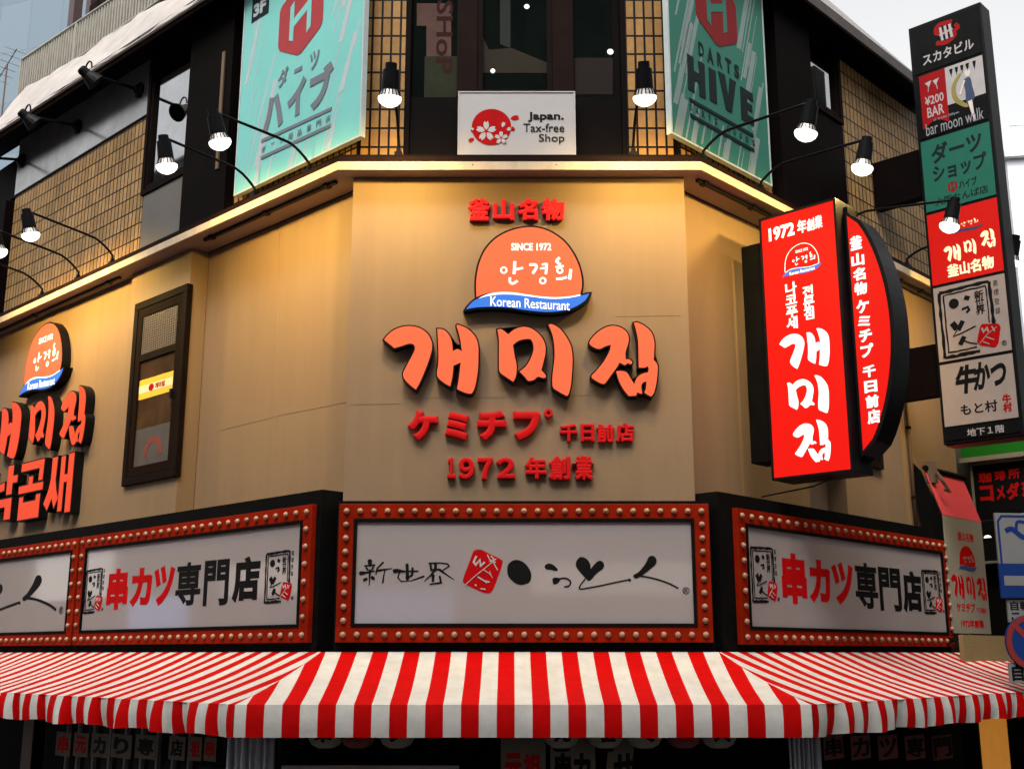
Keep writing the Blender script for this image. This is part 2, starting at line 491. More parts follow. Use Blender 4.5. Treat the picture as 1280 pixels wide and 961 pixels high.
# ------------------------------------------------------------------ ground
g = MB(FC, (0, 0, 0))
g.box(-700, 700, -700, 700, -0.4, -0.12)
single('road', None, None, FC, (0, 0, 0), g, mat('asphalt', (0.05, 0.05, 0.052), 0.85, var=0.25, scale=3, bump=0.3), kind='structure')
g = MB(FC, (0, 0, 0))
pav = []
for fr, u, d in ((FL, -14, -1.0), (FL, -14, 2.2), (FC, -0.9, 2.2), (FC, CW + 0.95, 2.2), (FR, 14, 2.2), (FR, 14, -1.0)):
    q = fr.w(u, d, 0); pav.append((q.x - A[0], -(q.y - A[1])))
n = len(pav)
a_ = [g.p(u, d, -0.13) for u, d in pav]; b_ = [g.p(u, d, 0.0) for u, d in pav]
g.f.append(tuple(b_))
for i in range(n): g.f.append((a_[i], a_[(i+1) % n], b_[(i+1) % n], b_[i]))
single('pavement', None, None, FC, (0, 0, 0), g, mat('pavement_slabs', (0.12, 0.115, 0.11), 0.8, var=0.25, scale=4), kind='structure')

# ------------------------------------------------------------------ buildings across the streets (they shade and are mirrored in the panels)
def block(fr, label, u0, u1, d0, d1, h, m):
    t = Thing('street_building', label, 'building', fr, ((u0 + u1) / 2, d0, 0), 'buildings across the streets')
    c = t.mb(); c.box(u0, u1, d0, d1, 0, h); t.add('wall', c, m)
    uc = u0 if u0 > 0 else u1
    for k, (a, b, z0, z1, em) in enumerate(((-11, -6, 4.6, 6.0, (255, 250, 245)), (-4.5, -1.5, 3.6, 4.5, (150, 190, 255)), (0.5, 5.5, 4.4, 5.2, (255, 240, 225)), (7, 10, 3.4, 4.6, (255, 190, 180)))):
        o = (0 if fr.th == 0 else (18 if u0 > 0 else -20)) ; c = t.mb(); c.box(o + a, o + b, d0 - 0.2, d0 - 0.01, z0, z1); t.add('lit_shop_sign', c, mat('street_sign_%d' % k, (0.3, 0.3, 0.3), 0.4, emit=em, es=1.6))
FX = Frame(0, 0, 0)
M_OPP = mat_tiles('office_facade', (0.11, 0.105, 0.10), (0.02, 0.022, 0.025), 2.4, 3.2, 0.45)
block(FX, 'plain office block across the crossing, behind the viewer', -18, 18, 11, 30, 27, M_OPP)
block(FL, 'plain office block along the far side of the left street', -45, -3, 12, 24, 19, M_OPP)
block(FR, 'plain office block along the far side of the right street', 3, 45, 12, 24, 19, M_OPP)

# ------------------------------------------------------------------ the corner building
Z = lambda z: ZC + z
bld = Thing('corner_building', 'three storey corner building with beige plaster walls, tan tiles and a chamfered front', 'building', FC, (1.5, 0, 0))
def bmb(fr):      # a mesh in the building's own space, drawn in another wall's frame
    class X(MB):
        def p(s, u, d, z):
            q = fr.w(u, d, z); s.v.append((q.x - A[0] - 1.5, q.y - A[1], z)); return len(s.v) - 1
    return X(fr, (0, 0, 0))
class BPart:
    pass
def badd(name, mb, m, parent=None, bevel=0.0, smooth_=False):
    return bld.add(name, mb, m, parent, smooth_, bevel)
def local_part(fr, base, name, mb, m, parent=None, bevel=0.0):
    """part with its own origin and axes on a wall (so that tiles follow the wall)"""
    o = bpy.data.objects.new(name, mb.mesh(name, m, False, bevel)); COL.objects.link(o)
    o.parent = parent or bld.o
    q = fr.w(*base)
    o.location = (q.x - A[0] - 1.5, q.y - A[1], base[2]); o.rotation_euler = (0, 0, fr.th)
    return o

ZT = 4.25            # soffit height over the eye
# core behind every wall (dark interior mass)
c = bmb(FC)
def core(z0, z1, dl, dc, dr, m, name, ul=-9.2, ur=5.55):
    c = bmb(FC)
    pts = [FL.w(ul, dl, 0), FL.w(0, dl, 0), FR.w(0, dr, 0), FR.w(ur, dr, 0)]
    # corner points of the three planes
    k = -dc
    p = [FL.w(ul, dl, 0), Vector((A[0] - TL * dc, A[1] - dc, 0)), Vector((B[0] + TR * dc, B[1] - dc, 0)), FR.w(ur, dr, 0), FR.w(ur, -6, 0), Vector((0.2, 22, 0)), FL.w(ul, -6, 0)]
    lo = []; hi = []
    for q in p:
        c.v.append((q.x - A[0] - 1.5, q.y - A[1], z0)); lo.append(len(c.v) - 1)
    for q in p:
        c.v.append((q.x - A[0] - 1.5, q.y - A[1], z1)); hi.append(len(c.v) - 1)
    c.f.append(tuple(hi)); c.f.append(tuple(reversed(lo)))
    n = len(p)
    for i in range(n): c.f.append((lo[i], lo[(i+1) % n], hi[(i+1) % n], hi[i]))
    return badd(name, c, m)
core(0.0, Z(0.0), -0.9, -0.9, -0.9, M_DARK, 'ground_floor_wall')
core(Z(0.0), Z(ZT), -0.16, -0.16, -0.16, M_WALL, 'first_floor_wall')
core(Z(ZT + 0.003), Z(6.99), -0.12, -0.12, -0.12, M_DARK, 'upper_floor_wall')

# raised wall sections with the narrow pilasters
w = bmb(FL); w.box(-9.2, -3.98, -0.155, 0.0, Z(0.02), Z(ZT - 0.004)); badd('wall_panel', w, M_WALL)
w = bmb(FL); w.box(-3.975, -2.70, -0.155, 0.06, Z(0.02), Z(ZT - 0.004)); badd('pilaster', w, M_WALL, bevel=0.006)
w = bmb(FC); w.box(0.0, CW - 0.006, -0.155, 0.07, Z(0.9), Z(ZT - 0.004)); badd('corner_panel', w, M_WALL, bevel=0.005)
w = bmb(FR); w.box(2.62, 3.95, -0.155, 0.06, Z(0.02), Z(ZT - 0.004)); badd('pilaster', w, M_WALL, bevel=0.006)
w = bmb(FR); w.box(3.955, 5.55, -0.155, 0.0, Z(0.02), Z(ZT - 0.004)); badd('wall_panel', w, M_WALL)
M_JOINT = mat('joint_filler', (0.25, 0.17, 0.105), 0.6, var=0.3, scale=20)
# joints of the wall boards
for fr, d, pts in ((FL, -0.1595, [(275, 537), (340, 521)]), (FL, -0.1595, [(346, 519), (432, 502)]), (FL, -0.1595, [(345, 520), (343, 612)]), (FL, -0.1595, [(350, 255), (347, 420)])):
    s = bmb(fr); s.stroke([fr.on(px, py, d + 0.001) for px, py in pts], 0.005, d + 0.0015)
    badd('wall_joint', s, M_JOINT)
for x0, x1, y in ((505, 640, 497), (690, 790, 494), (440, 500, 505), (770, 850, 395)):
    s = bmb(FC); s.stroke([FC.on(x0, y, 0.07), FC.on(x1, y - 1, 0.07)], 0.004, 0.0712); badd('wall_joint', s, M_WALL)

# cornice: mitred round the corner
def around(z0, z1, d0, d1, name, m, ul=-9.2, ur=5.55, bevel=0.0, lz=0.0):
    c = bmb(FC)
    def ring(d):
        return [FL.w(ul, d, 0), Vector((A[0] - TL * d, A[1] - d, 0)), Vector((B[0] + TR * d, B[1] - d, 0)), FR.w(ur, d, 0)]
    I, O = ring(d0), ring(d1); ids = []
    for k, q in enumerate(I + O):
        for z in (z0, z1):
            c.v.append((q.x - A[0] - 1.5, q.y - A[1], z + (lz if k % 4 == 0 else 0))); ids.append(len(c.v) - 1)
    n = 4
    lo = [ids[2*i] for i in range(8)]; hi = [ids[2*i+1] for i in range(8)]
    for i in range(n - 1):
        c.f += [(hi[i], hi[i+1], hi[n+i+1], hi[n+i]), (lo[i], lo[n+i], lo[n+i+1], lo[i+1]), (lo[n+i], hi[n+i], hi[n+i+1], lo[n+i+1]), (lo[i], lo[i+1], hi[i+1], hi[i])]
    for i in (0, n - 1): c.f.append((lo[i], hi[i], hi[n+i], lo[n+i]))
    return badd(name, c, m, bevel=bevel)
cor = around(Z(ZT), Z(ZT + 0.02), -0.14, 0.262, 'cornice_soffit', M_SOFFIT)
around(Z(ZT - 0.018), Z(ZT + 0.062), 0.264, 0.285, 'cornice_fascia', M_TRIM, bevel=0.003)
around(Z(ZT + 0.066), Z(ZT + 0.120), 0.0, 0.262, 'cornice_flashing', M_FLASH)
around(Z(ZT + 0.122), Z(ZT + 0.150), 0.0, 0.235, 'cornice_cap', M_BLACK)
# slim lighting tracks under the soffit
for fr, u0, u1 in ((FL, -2.35, -0.12), (FL, -8.6, -4.15), (FR, 0.05, 1.9), (FR, 4.05, 5.3)):
    t = bmb(fr); t.box(u0, u1, 0.10, 0.135, Z(ZT - 0.030), Z(ZT - 0.004))
    for k in range(3):
        uu = u0 + (u1 - u0) * (0.06 + 0.44 * k)
        t.box(uu - 0.03, uu + 0.03, 0.085, 0.15, Z(ZT - 0.036), Z(ZT - 0.002))
    badd('light_track', t, M_BLACKM)
# screws on the fascia
for fr, us in ((FC, [0.35 + 0.75 * k for k in range(4)]),):
    for u in us:
        s = bmb(fr); s.lathe((u, 0.285, Z(ZT + 0.03)), (0, 1, 0), [(0, 0.006), (0.003, 0.005)], 8); badd('fascia_screw', s, M_BRONZE)

# --- upper floor, chamfer
ZU = ZT + 0.15
def tiles(fr, u0, u1, z0, z1, m, d=-0.02, th=0.09):
    base = (u0, d, z0)
    mb = MB(fr, base); mb.box(u0, u1, d - th, d, z0, z1)
    return local_part(fr, base, 'tiled_wall', mb, m)
tiles(FC, 0.035, 0.44, Z(ZU), Z(7.28), M_TILE)
tiles(FC, 2.535, 2.955, Z(ZU), Z(7.28), M_TILE)
tiles(FL, -2.06, 0.0, Z(ZU), Z(4.78), M_TILE, d=-0.0199)
tiles(FR, 0.0, 1.62, Z(ZU), Z(4.78), M_TILE, d=-0.0199)
q = FL.on(183, 150, 0)
tiles(FL, -7.72, -4.03, Z(ZU), Z(6.27), M_TILE2)
tiles(FR, 3.20, 5.55, Z(ZU), Z(6.78), M_TILE2)

# chamfer window bay: dark frame, three lights
wz0 = FC.on(640, 113, -0.06)[1]
win = bmb(FC); win.frame(0.44, 2.535, Z(ZU), Z(7.28), 0.05, -0.115, -0.03)
F0 = badd('window', win, M_DARK)
zlow = FC.on(640, 122, -0.08)[1]
win = bmb(FC); win.box(0.492, 2.483, -0.118, -0.07, Z(ZU) + 0.052, zlow)
badd('spandrel_panel', win, M_DARK, F0)
u_l0 = fr_u_at(FC, -0.07, 515, Z(5.9)); u_l1 = fr_u_at(FC, -0.07, 572, Z(5.9)); u_c0 = fr_u_at(FC, -0.07, 597, Z(5.9)); u_c1 = fr_u_at(FC, -0.07, 690, Z(5.9)); u_r0 = fr_u_at(FC, -0.07, 716, Z(5.9)); u_r1 = fr_u_at(FC, -0.07, 767, Z(5.9))
for ua, ub in ((u_l1, u_c0), (u_c1, u_r0)):
    mm = bmb(FC); mm.box(ua, ub, -0.118, -0.035, zlow + 0.003, Z(7.22)); badd('mullion', mm, M_FLASH, F0)
zc0 = FC.on(640, 92, -0.07)[1]
sash = bmb(FC); sash.frame(u_c0 + 0.003, u_c1 - 0.003, zlow + 0.02, Z(7.22), 0.05, -0.112, -0.05); badd('sash', sash, M_BRONZE, F0)
for ua, ub, za in ((u_l0 + 0.02, u_l1 - 0.003, zlow + 0.005), (u_c0 + 0.055, u_c1 - 0.055, zlow + 0.075), (u_r0 + 0.003, u_r1 - 0.02, zlow + 0.005)):
    gl = bmb(FC); gl.box(ua, ub, -0.110, -0.100, za, Z(7.21)); badd('pane', gl, M_DGLASS, F0)
# vinyl sheet with sideways lettering inside the left light
sh = bmb(FC)
for pts in ([(521, 4), (564, 4), (564, 70), (533, 70), (533, 32), (521, 32)],):
    sh.flat(px_pts(FC, -0.095, pts), -0.097)
vs_ = badd('window_sticker', sh, mat('faded_pink_sheet', (0.085, 0.045, 0.036), 0.6, spec=0.05, var=0.2), F0)
sh = bmb(FC); sh.flat(px_pts(FC, -0.095, [(531, 70), (572, 70), (572, 122), (530, 122)]), -0.097)
badd('window_blind', sh, mat('olive_blind', (0.020, 0.022, 0.011), 0.6, spec=0.05, var=0.2), F0)
tx = bmb(FC); b4 = box_px(FC, -0.09, 545, 566, 0, 92); tx.text('SHoP', b4, -0.0945, 0.001, 0.02, turn=1); badd('sticker_lettering', tx, mat('faded_maroon', (0.030, 0.006, 0.006), 0.6, spec=0.05), F0)
# dim ceiling lamps seen through the glass
for px, py, r in ((658.5, 7.5, 0.026), (616, 88, 0.024), (763, 64, 0.03)):
    u, z = FC.on(px, py, -0.09)
    lp = bmb(FC); lp.lathe((u, -0.099, z), (0, 1, 0), [(0, r), (0.006, r * 0.8), (0.009, r * 0.3)], 14)
    badd('ceiling_lamp', lp, mat('interior_lamp', (0.8, 0.8, 0.75), 0.3, emit=(255, 250, 238), es=1.3), F0)
# diagonal stair soffit behind the glass
sd = bmb(FC); sd.flat(px_pts(FC, -0.0985, [(611, 62), (640, 60), (688, 80), (688, 91), (601, 91), (601, 40)]), -0.0985); badd('stair_soffit', sd, mat('dim_brown', (0.016, 0.010, 0.004), 0.6, spec=0.1, var=0.2), F0)
sd = bmb(FC); sd.flat(px_pts(FC, -0.0985, [(718, 72), (766, 72), (766, 118), (718, 118)]), -0.0985); badd('stair_soffit', sd, mat('dim_maroon', (0.008, 0.003, 0.002), 0.6, spec=0.1, var=0.2), F0)
sd = bmb(FC); sd.flat(px_pts(FC, -0.0985, [(625, 0), (638, 0), (638, 60), (625, 55)]), -0.0985); badd('interior_column', sd, mat('dim_green', (0.011, 0.014, 0.010), 0.6, spec=0.1, var=0.2), F0)

# --- upper floor, left front
pl = bmb(FL); pl.box(-2.93, -2.05, -0.10, 0.10, Z(ZU), Z(7.28)); badd('dark_pillar', pl, M_DARK)
# slim bronze strip glimpsed between pillar and banner
pl = bmb(FL)
u0, z0 = FL.on(278, 208, 0.10); u1, z1 = FL.on(289, 60, 0.10)
pl.box(-2.24, -2.19, 0.1, 0.115, z0, z1); badd('trim_strip', pl, mat('brass_strip', (0.16, 0.10, 0.045), 0.4, 0.3))
def tall_window(fr, u0, u1, z0, z1, dd=0.0, panel_z=None):
    f = bmb(fr); f.frame(u0, u1, z0, z1, 0.06, dd - 0.10, dd + 0.03); F = badd('window', f, M_BRONZE, bevel=0.004)
    f = bmb(fr); f.frame(u0 + 0.063, u1 - 0.063, z0 + 0.063, z1 - 0.063, 0.045, dd - 0.09, dd + 0.01); badd('sash', f, M_BRONZE, F, bevel=0.003)
    f = bmb(fr); f.box(u0 + 0.105, u1 - 0.105, dd - 0.045, dd - 0.03, z0 + 0.105, z1 - 0.105); badd('pane', f, M_SKYGLASS, F)
    f = bmb(fr); zz = z0 + 0.55 * (z1 - z0); f.box(u1 - 0.10, u1 - 0.08, dd + 0.011, dd + 0.035, zz - 0.06, zz + 0.06); badd('latch', f, M_BLACKM, F)
    return F
WF = tall_window(FL, -4.0, -2.94, Z(5.22), Z(7.27))
w_ = bmb(FL); w_.box(-3.95, -2.94, -0.11, 0.01, Z(ZU), Z(5.215)); badd('panel_below_window', w_, M_BRNP)
# recessed grey board over the tiles
w_ = bmb(FL); w_.box(-7.9, -4.06, -0.115, -0.075, Z(6.30), Z(7.27)); badd('grey_board', w_, M_GREYP)
w_ = bmb(FL); w_.box(-7.9, -4.05, -0.07, -0.01, Z(6.275), Z(6.305)); badd('board_sill', w_, M_BLACK)
w_ = bmb(FL); w_.box(-8.6, -7.73, -0.11, 0.10, Z(ZU), Z(6.2)); badd('dark_pillar', w_, M_DARK)
# --- upper floor, right front
w_ = bmb(FR); w_.box(1.63, 2.36, -0.10, 0.10, Z(ZU), Z(7.28)); badd('dark_pillar', w_, M_DARK)
tall_window(FR, 2.365, 3.19, Z(5.9), Z(7.27))
w_ = bmb(FR); w_.box(2.365, 3.19, -0.11, 0.01, Z(ZU), Z(5.895)); badd('panel_below_window', w_, M_DARK)
w_ = bmb(FR); w_.box(3.19, 5.55, -0.112, -0.03, Z(6.785), Z(7.28)); badd('lintel_panel', w_, M_DARK)

# --- eaves, parapet
around(Z(6.975), Z(6.984), -0.14, 0.266, 'eave_shade_plane', M_BLACK, lz=0.27)  # added black plane; the shadow under the eave is put into its colour
around(Z(6.855), Z(6.985), 0.268, 0.30, 'eave_fascia', mat('eave_brown', (0.055, 0.045, 0.04), 0.5, var=0.3, spec=0.3), lz=0.27)
for u in (-7.1, -6.0, -4.9, -3.8, -2.7):
    j = bmb(FL); zz = 0.27 * -u / 9.2; j.box(u - 0.008, u + 0.008, 0.30, 0.304, Z(6.857 + zz), Z(6.983 + zz)); badd('fascia_joint', j, M_BLACK)
ra_, rb_ = FR.on(1036, 0, -0.25), FR.on(1134, 84, -0.25)
rz_ = lambda u: ra_[1] + (rb_[1] - ra_[1]) * (u - ra_[0]) / (rb_[0] - ra_[0])
sh = bmb(FR); sh.grid(lambda a, b: (0.2 + 5.3 * a, 0.301 - 0.551 * b, Z(6.986) + (max(rz_(0.2 + 5.3 * a), Z(7.0)) - Z(6.986)) * b, a, b), 20, 2); badd('roof_sheet', sh, mat('grey_roof_sheet', (0.22, 0.20, 0.185), 0.5, var=0.15))

# ------------------------------------------------------------------ window in the left pilaster
pw = Thing('narrow_window', 'tall narrow bronze window with a grille and a yellow sticker, set in the left pilaster', 'window', FL, (-3.3, 0.06, Z(1.75)))
u0 = (FL.on(172, 378, 0.07)[0] + FL.on(154, 606, 0.07)[0]) / 2; u1 = (FL.on(237, 357, 0.07)[0] + FL.on(222, 597, 0.07)[0]) / 2
z0 = FL.on(190, 601, 0.07)[1]; z1 = FL.on(205, 367, 0.07)[1]
f = pw.mb(); f.frame(u0, u1, z0, z1, 0.085, 0.03, 0.098); pw.add('outer_frame', f, M_BRONZE, bevel=0.006)
f = pw.mb(); f.frame(u0 + 0.088, u1 - 0.088, z0 + 0.088, z1 - 0.088, 0.10, 0.03, 0.090); S_ = pw.add('sash', f, mat('bronze_sash', (0.009, 0.0045, 0.003), 0.65, 0.0, var=0.2, spec=0.02), bevel=0.005)
H = z1 - z0; zr = z1 - 0.32 * H
f = pw.mb(); f.box(u0 + 0.19, u1 - 0.19, 0.03, 0.088, zr - 0.04, zr + 0.04); pw.add('rail', f, M_BRONZE, S_)
f = pw.mb()
zz = zr + 0.045; top = z1 - 0.19
f.box(u0 + 0.19, u1 - 0.19, 0.061, 0.065, zz, top)
gb = pw.add('grille_backing', f, mat('dusty_grey', (0.05, 0.04, 0.033), 0.7), S_)
f = pw.mb()
k = 0
while zz < top - 0.012:
    f.box(u0 + 0.19, u1 - 0.19, 0.068, 0.076, zz, zz + 0.010); zz += 0.027; k += 1
uu = u0 + 0.2
while uu < u1 - 0.2:
    f.box(uu, uu + 0.006, 0.0765, 0.082, zr + 0.042, top); uu += 0.045
pw.add('grille', f, mat('grille_metal', (0.16, 0.13, 0.11), 0.5), S_)
f = pw.mb(); f.box(u0 + 0.19, u1 - 0.19, 0.061, 0.070, z0 + 0.19, zr - 0.042); pg = pw.add('pane', f, mat('amber_dark_glass', (0.05, 0.027, 0.012), 0.06, var=0.5, scale=3, spec=0.6), S_)
zs = FL.on(197, 481, 0.07)[1]
f = pw.mb(); f.box(u0 + 0.192, u1 - 0.192, 0.0705, 0.0725, zs - 0.11, zs + 0.11); st = pw.add('sticker', f, mat('yellow_sticker', (0.75, 0.45, 0.03), 0.5, var=0.05), pg)
f = pw.mb(); f.box(u0 + 0.192, u1 - 0.192, 0.0727, 0.0737, zs - 0.045, zs + 0.045); pw.add('sticker_band', f, mat('cream_sticker', (0.75, 0.63, 0.35), 0.5, var=0.03), st)
f = pw.mb(); um = (u0 + u1) / 2
f.disc(um - 0.10, zs, 0.055, 0.04, 0.0745); f.text('개미집', (um - 0.02, um + 0.18, zs - 0.03, zs + 0.03), 0.0755, 0.001, 0.04); pw.add('sticker_print', f, M_REDINK, st)
f = pw.mb(); f.box(u0 + 0.192, u1 - 0.192, 0.0705, 0.0715, z0 + 0.195, z0 + 0.60); pw.add('lower_film', f, mat('grey_film', (0.06, 0.052, 0.047), 0.4, var=0.2), pg)
f = pw.mb(); f.stroke([(um + 0.02 + 0.16 * math.cos(a), z0 + 0.28 + 0.18 * math.sin(a)) for a in [math.pi * k / 12 for k in range(13)]], 0.07, 0.0725); pw.add('red_arch_sticker', f, mat('dull_red', (0.14, 0.025, 0.015), 0.5), pg)
f = pw.mb(); f.box(u1 - 0.20, u1 - 0.165, 0.0905, 0.115, zs - 0.20, zs - 0.10); pw.add('handle', f, M_BLACKM, S_)

# ------------------------------------------------------------------ roof: tarpaulin, railing; far towers
tp = Thing('tarpaulin', 'pale creased tarpaulin sheet draped along the left roof edge', 'tarpaulin', FL, (-5.0, 0.2, Z(7.5)))
lo0 = FL.on(0, 163, 0.34); lo1 = FL.on(252, 0, 0.34)
hi0 = FL.on(0, 133, -0.45); hi1 = FL.on(205, 0, -0.45)
f = tp.mb()
def tarp(a, b):
    u = -8.9 + a * 6.9
    zl = lo0[1] + (lo1[1] - lo0[1]) * (u - lo0[0]) / (lo1[0] - lo0[0]); zh = hi0[1] + (hi1[1] - hi0[1]) * (u - hi0[0]) / (hi1[0] - hi0[0])
    fold = 0.016 * math.sin(u * 2.1 + b * 7) + 0.012 * math.sin(u * 5.3 - b * 9) + 0.006 * math.sin(u * 13 + b * 14)
    d = 0.36 + (-0.45 - 0.36) * b
    return (u, d + fold * (0.3 + b), max(zl, 0) + (zh - zl) * b + fold * math.sin(math.pi * min(1, b + .15)) * 0.9, u, b)
f.grid(tarp, 110, 14); tp.add('sheet', f, M_TARP, smooth_=True)
f = tp.mb(); f.tube([(-8.9 + 6.9 * k / 30, 0.345, lo0[1] + (lo1[1] - lo0[1]) * (-8.9 + 6.9 * k / 30 - lo0[0]) / (lo1[0] - lo0[0]) - 0.01) for k in range(31)], 0.018, 6); tp.add('hem', f, M_TARP)

rl = Thing('roof_railing', 'grey slatted balcony railing above the tarpaulin on the left roof', 'railing', FL, (-6.0, -0.55, Z(7.9)))
DR = -0.55
ra, rb = FL.on(28, 75, DR), FL.on(175, -24, DR)
ba, bb = FL.on(24, 122, DR), FL.on(178, 12, DR)
rt = lambda u: ra[1] + (rb[1] - ra[1]) * (u - ra[0]) / (rb[0] - ra[0])
rbm = lambda u: ba[1] + (bb[1] - ba[1]) * (u - ba[0]) / (bb[0] - ba[0]) - 0.15
f = rl.mb(); f.tube([(ra[0], DR, rt(ra[0])), (-1.0, DR, rt(-1.0))], 0.028, 8); f.tube([(ra[0], DR, rbm(ra[0]) + 0.1), (-1.0, DR, rbm(-1.0) + 0.1)], 0.022, 8)
M_RAIL = mat('railing_paint', (0.33, 0.31, 0.27), 0.5, 0.2, var=0.15)
rail_o = rl.add('rail', f, M_RAIL)
f = rl.mb(); u = ra[0] + 0.03; k = 0
while u < -1.2:
    f.box(u, u + 0.038, DR - 0.015, DR + 0.012, rbm(u) + 0.1, rt(u) - 0.01); u += 0.085
rl.add('slat_panel', f, mat('slat_paint', (0.30, 0.275, 0.225), 0.55, 0.1, var=0.2))
f = rl.mb(); f.box(ra[0] + 0.02, -1.2, DR - 0.06, DR - 0.04, rbm(ra[0]) + 0.05, rbm(ra[0]) + 0.051 + 0.02); 
for u in (ra[0], FL.on(96, 40, DR)[0], FL.on(176, 0, DR)[0]):
    p_ = rl.mb(); p_.box(u - 0.02, u + 0.02, DR - 0.02, DR + 0.025, rbm(u), rt(u) + 0.01); rl.add('post', p_, M_RAIL)
f = rl.mb(); f.side([(DR - 0.10, rbm(-6.0) - 0.2), (DR - 0.10, rt(-6.0) - 0.12), (DR - 0.085, rt(-6.0) - 0.12), (DR - 0.085, rbm(-6.0) - 0.2)], ra[0] + 0.05, -1.3); rl.add('backing_panel', f, mat('shade_panel', (0.035, 0.032, 0.028), 0.6, var=0.2))

# penthouse columns seen over the railing
ph = Thing('roof_shed', 'dark steel roof structure behind the balcony railing', 'roof structure', FL, (-5.2, -2.0, Z(8.0)))
def on_box(px, d): return fr_u_at(FL, d, px, Z(10))
for xa, xb in ((80, 87), (103, 109)):
    f = ph.mb(); f.box(on_box(xa, -1.6), on_box(xb, -1.6), -1.75, -1.6, Z(7.3), Z(13.0)); ph.add('column', f, mat('maroon_steel', (0.05, 0.022, 0.022), 0.4, 0.2))
f = ph.mb(); f.box(on_box(112, -1.6), on_box(125, -1.6), -1.75, -1.55, Z(9.3), Z(10.6)); f.box(on_box(122, -1.6), on_box(190, -1.6), -1.9, -1.55, Z(10.0), Z(12)); ph.add('wall', f, M_BRONZE)

tw = Thing('glass_tower', 'pale blue glass curtain wall tower far behind the left roof', 'tower', Frame(-24, 42, R(-20)), (0, 0, 0))
f = tw.mb(); f.box(-30, 14, -20, 0, 0, 75); tw.add('curtain_wall', f, mat_glass_facade('blue_glass_grid'))

an = Thing('tv_antenna', 'small rusty television aerial in front of the glass tower at the far left', 'aerial', FL, (FL.on(8, 140, -3.0)[0], -3.0, Z(7.0)))
ua, za = FL.on(9, 80, -3.0); f = an.mb(); f.tube([(ua, -3.0, Z(7.0)), (ua, -3.0, za)], 0.02, 6); an.add('mast', f, mat('rusty_steel', (0.10, 0.05, 0.04), 0.6))
f = an.mb(); f.tube([(ua - 0.5, -3.0, za - 0.25), (ua + 0.45, -3.0, za + 0.2)], 0.012, 6)
for k in range(6): f.tube([(ua - 0.45 + 0.17 * k, -3.25, za - 0.22 + 0.08 * k), (ua - 0.45 + 0.17 * k, -2.75, za - 0.22 + 0.08 * k)], 0.008, 5)
an.add('elements', f, mat('dull_steel', (0.2, 0.2, 0.2), 0.5))

dis = Thing('distant_building', 'white office building with dark windows far behind the tall black sign', 'building', Frame(17.5, 34, R(-10)), (0, 0, 0))
f = dis.mb(); f.box(-1.8, 12, -12, 0, 0, 18.2); dis.add('wall', f, mat('far_white_wall', (0.72, 0.74, 0.76), 0.6, var=0.05))
f = dis.mb(); f.box(-1.9, 12, -0.3, 0.25, 18.2, 18.45); dis.add('parapet', f, mat('far_white_wall', (0.7, 0.7, 0.7)))
f = dis.mb()
for k in range(12): f.tube([(-1.7 + k, 0.1, 18.4), (-1.7 + k, 0.1, 19.3)], 0.03, 6)
f.tube([(-1.7, 0.1, 19.3), (11, 0.1, 19.3)], 0.03, 6); dis.add('roof_rail', f, mat('far_white_wall', (0.7, 0.7, 0.7)))
for k in range(5):
    for j in range(3):
        f = dis.mb(); f.box(-1.0 + j * 3, 1.4 + j * 3, 0, 0.05, 16.6 - 3.2 * k - 1.7, 16.6 - 3.2 * k); dis.add('window', f, mat('far_window', (0.05, 0.09, 0.12), 0.1, var=0.4, scale=0.7))
# ------------------------------------------------------------------ brush letters traced once, in their own pixel space
def tr(pts, ox, oy, sc): return [(ox + p[0] / sc, oy + p[1] / sc) + tuple(p[2:]) for p in pts]
GAE = [tr([(88,297,1),(140,235),(220,180),(340,150),(460,165),(550,220),(600,300),(612,380),(590,480),(540,620),(480,760),(435,840,1),(370,790),(310,725),(297,665),(330,590),(390,480),(425,400),(410,350),(360,340),(280,365),(200,388,1)], 470, 390, 8.736),
       tr([(670,180,1),(740,190),(800,250),(830,330),(838,425,1),(890,400),(938,425,1),(925,320),(900,210),(880,145),(905,138),(1000,180),(1080,260),(1115,360),(1118,500),(1110,650),(1085,790),(1055,870),(1020,885),(960,870),(885,835,1),(905,720),(925,545,1),(845,580,1),(835,690),(810,805,1),(740,765),(668,690),(680,560),(682,400)], 470, 390, 8.736)]
MI = [tr([(103,190,1),(150,185),(222,240,1),(290,185),(390,158),(480,180),(570,250),(620,340),(628,430),(605,540),(582,630,1),(632,690),(610,715),(545,700),(500,735),(440,745),(405,705),(345,645,1),(420,580),(480,470),(498,380),(480,310),(440,287),(340,305),(272,355,1),(290,470),(312,580),(305,690),(275,755,1),(200,705),(130,650),(120,560),(120,300)], 610, 390, 8.733),
      tr([(660,135,1),(700,130),(780,175),(850,260),(905,370),(922,500),(915,680),(900,820),(870,905),(830,895),(760,855),(710,815),(703,720),(715,600),(728,480),(722,340),(700,230)], 610, 390, 8.733)]
JIP = [tr([(100,310),(160,230),(250,165),(340,140),(430,160),(490,210),(510,280),(495,350),(475,420),(478,490,1),(515,490),(545,520),(530,540),(500,530),(465,548),(415,520,1),(380,580),(320,660),(270,730),(240,745),(180,720),(120,670),(170,610),(250,510),(310,400),(322,335,1),(260,355),(200,380),(130,355)], 725, 390, 8.355),
       tr([(565,110,1),(600,105),(680,145),(745,210),(775,300),(775,400),(768,495,1),(800,530),(812,580),(800,720),(775,830),(745,878,1),(710,860),(672,835,1),(690,790),(695,720,1),(660,730),(640,770),(650,845,1),(625,845),(600,830,1),(585,868,1),(510,872,1),(460,810),(410,720),(378,615,1),(420,610),(485,625),(530,690),(568,750,1),(590,690),(640,645),(710,625,1),(718,590),(705,560),(680,575),(615,575,1),(612,450),(608,300),(590,200)], 725, 390, 8.355)]
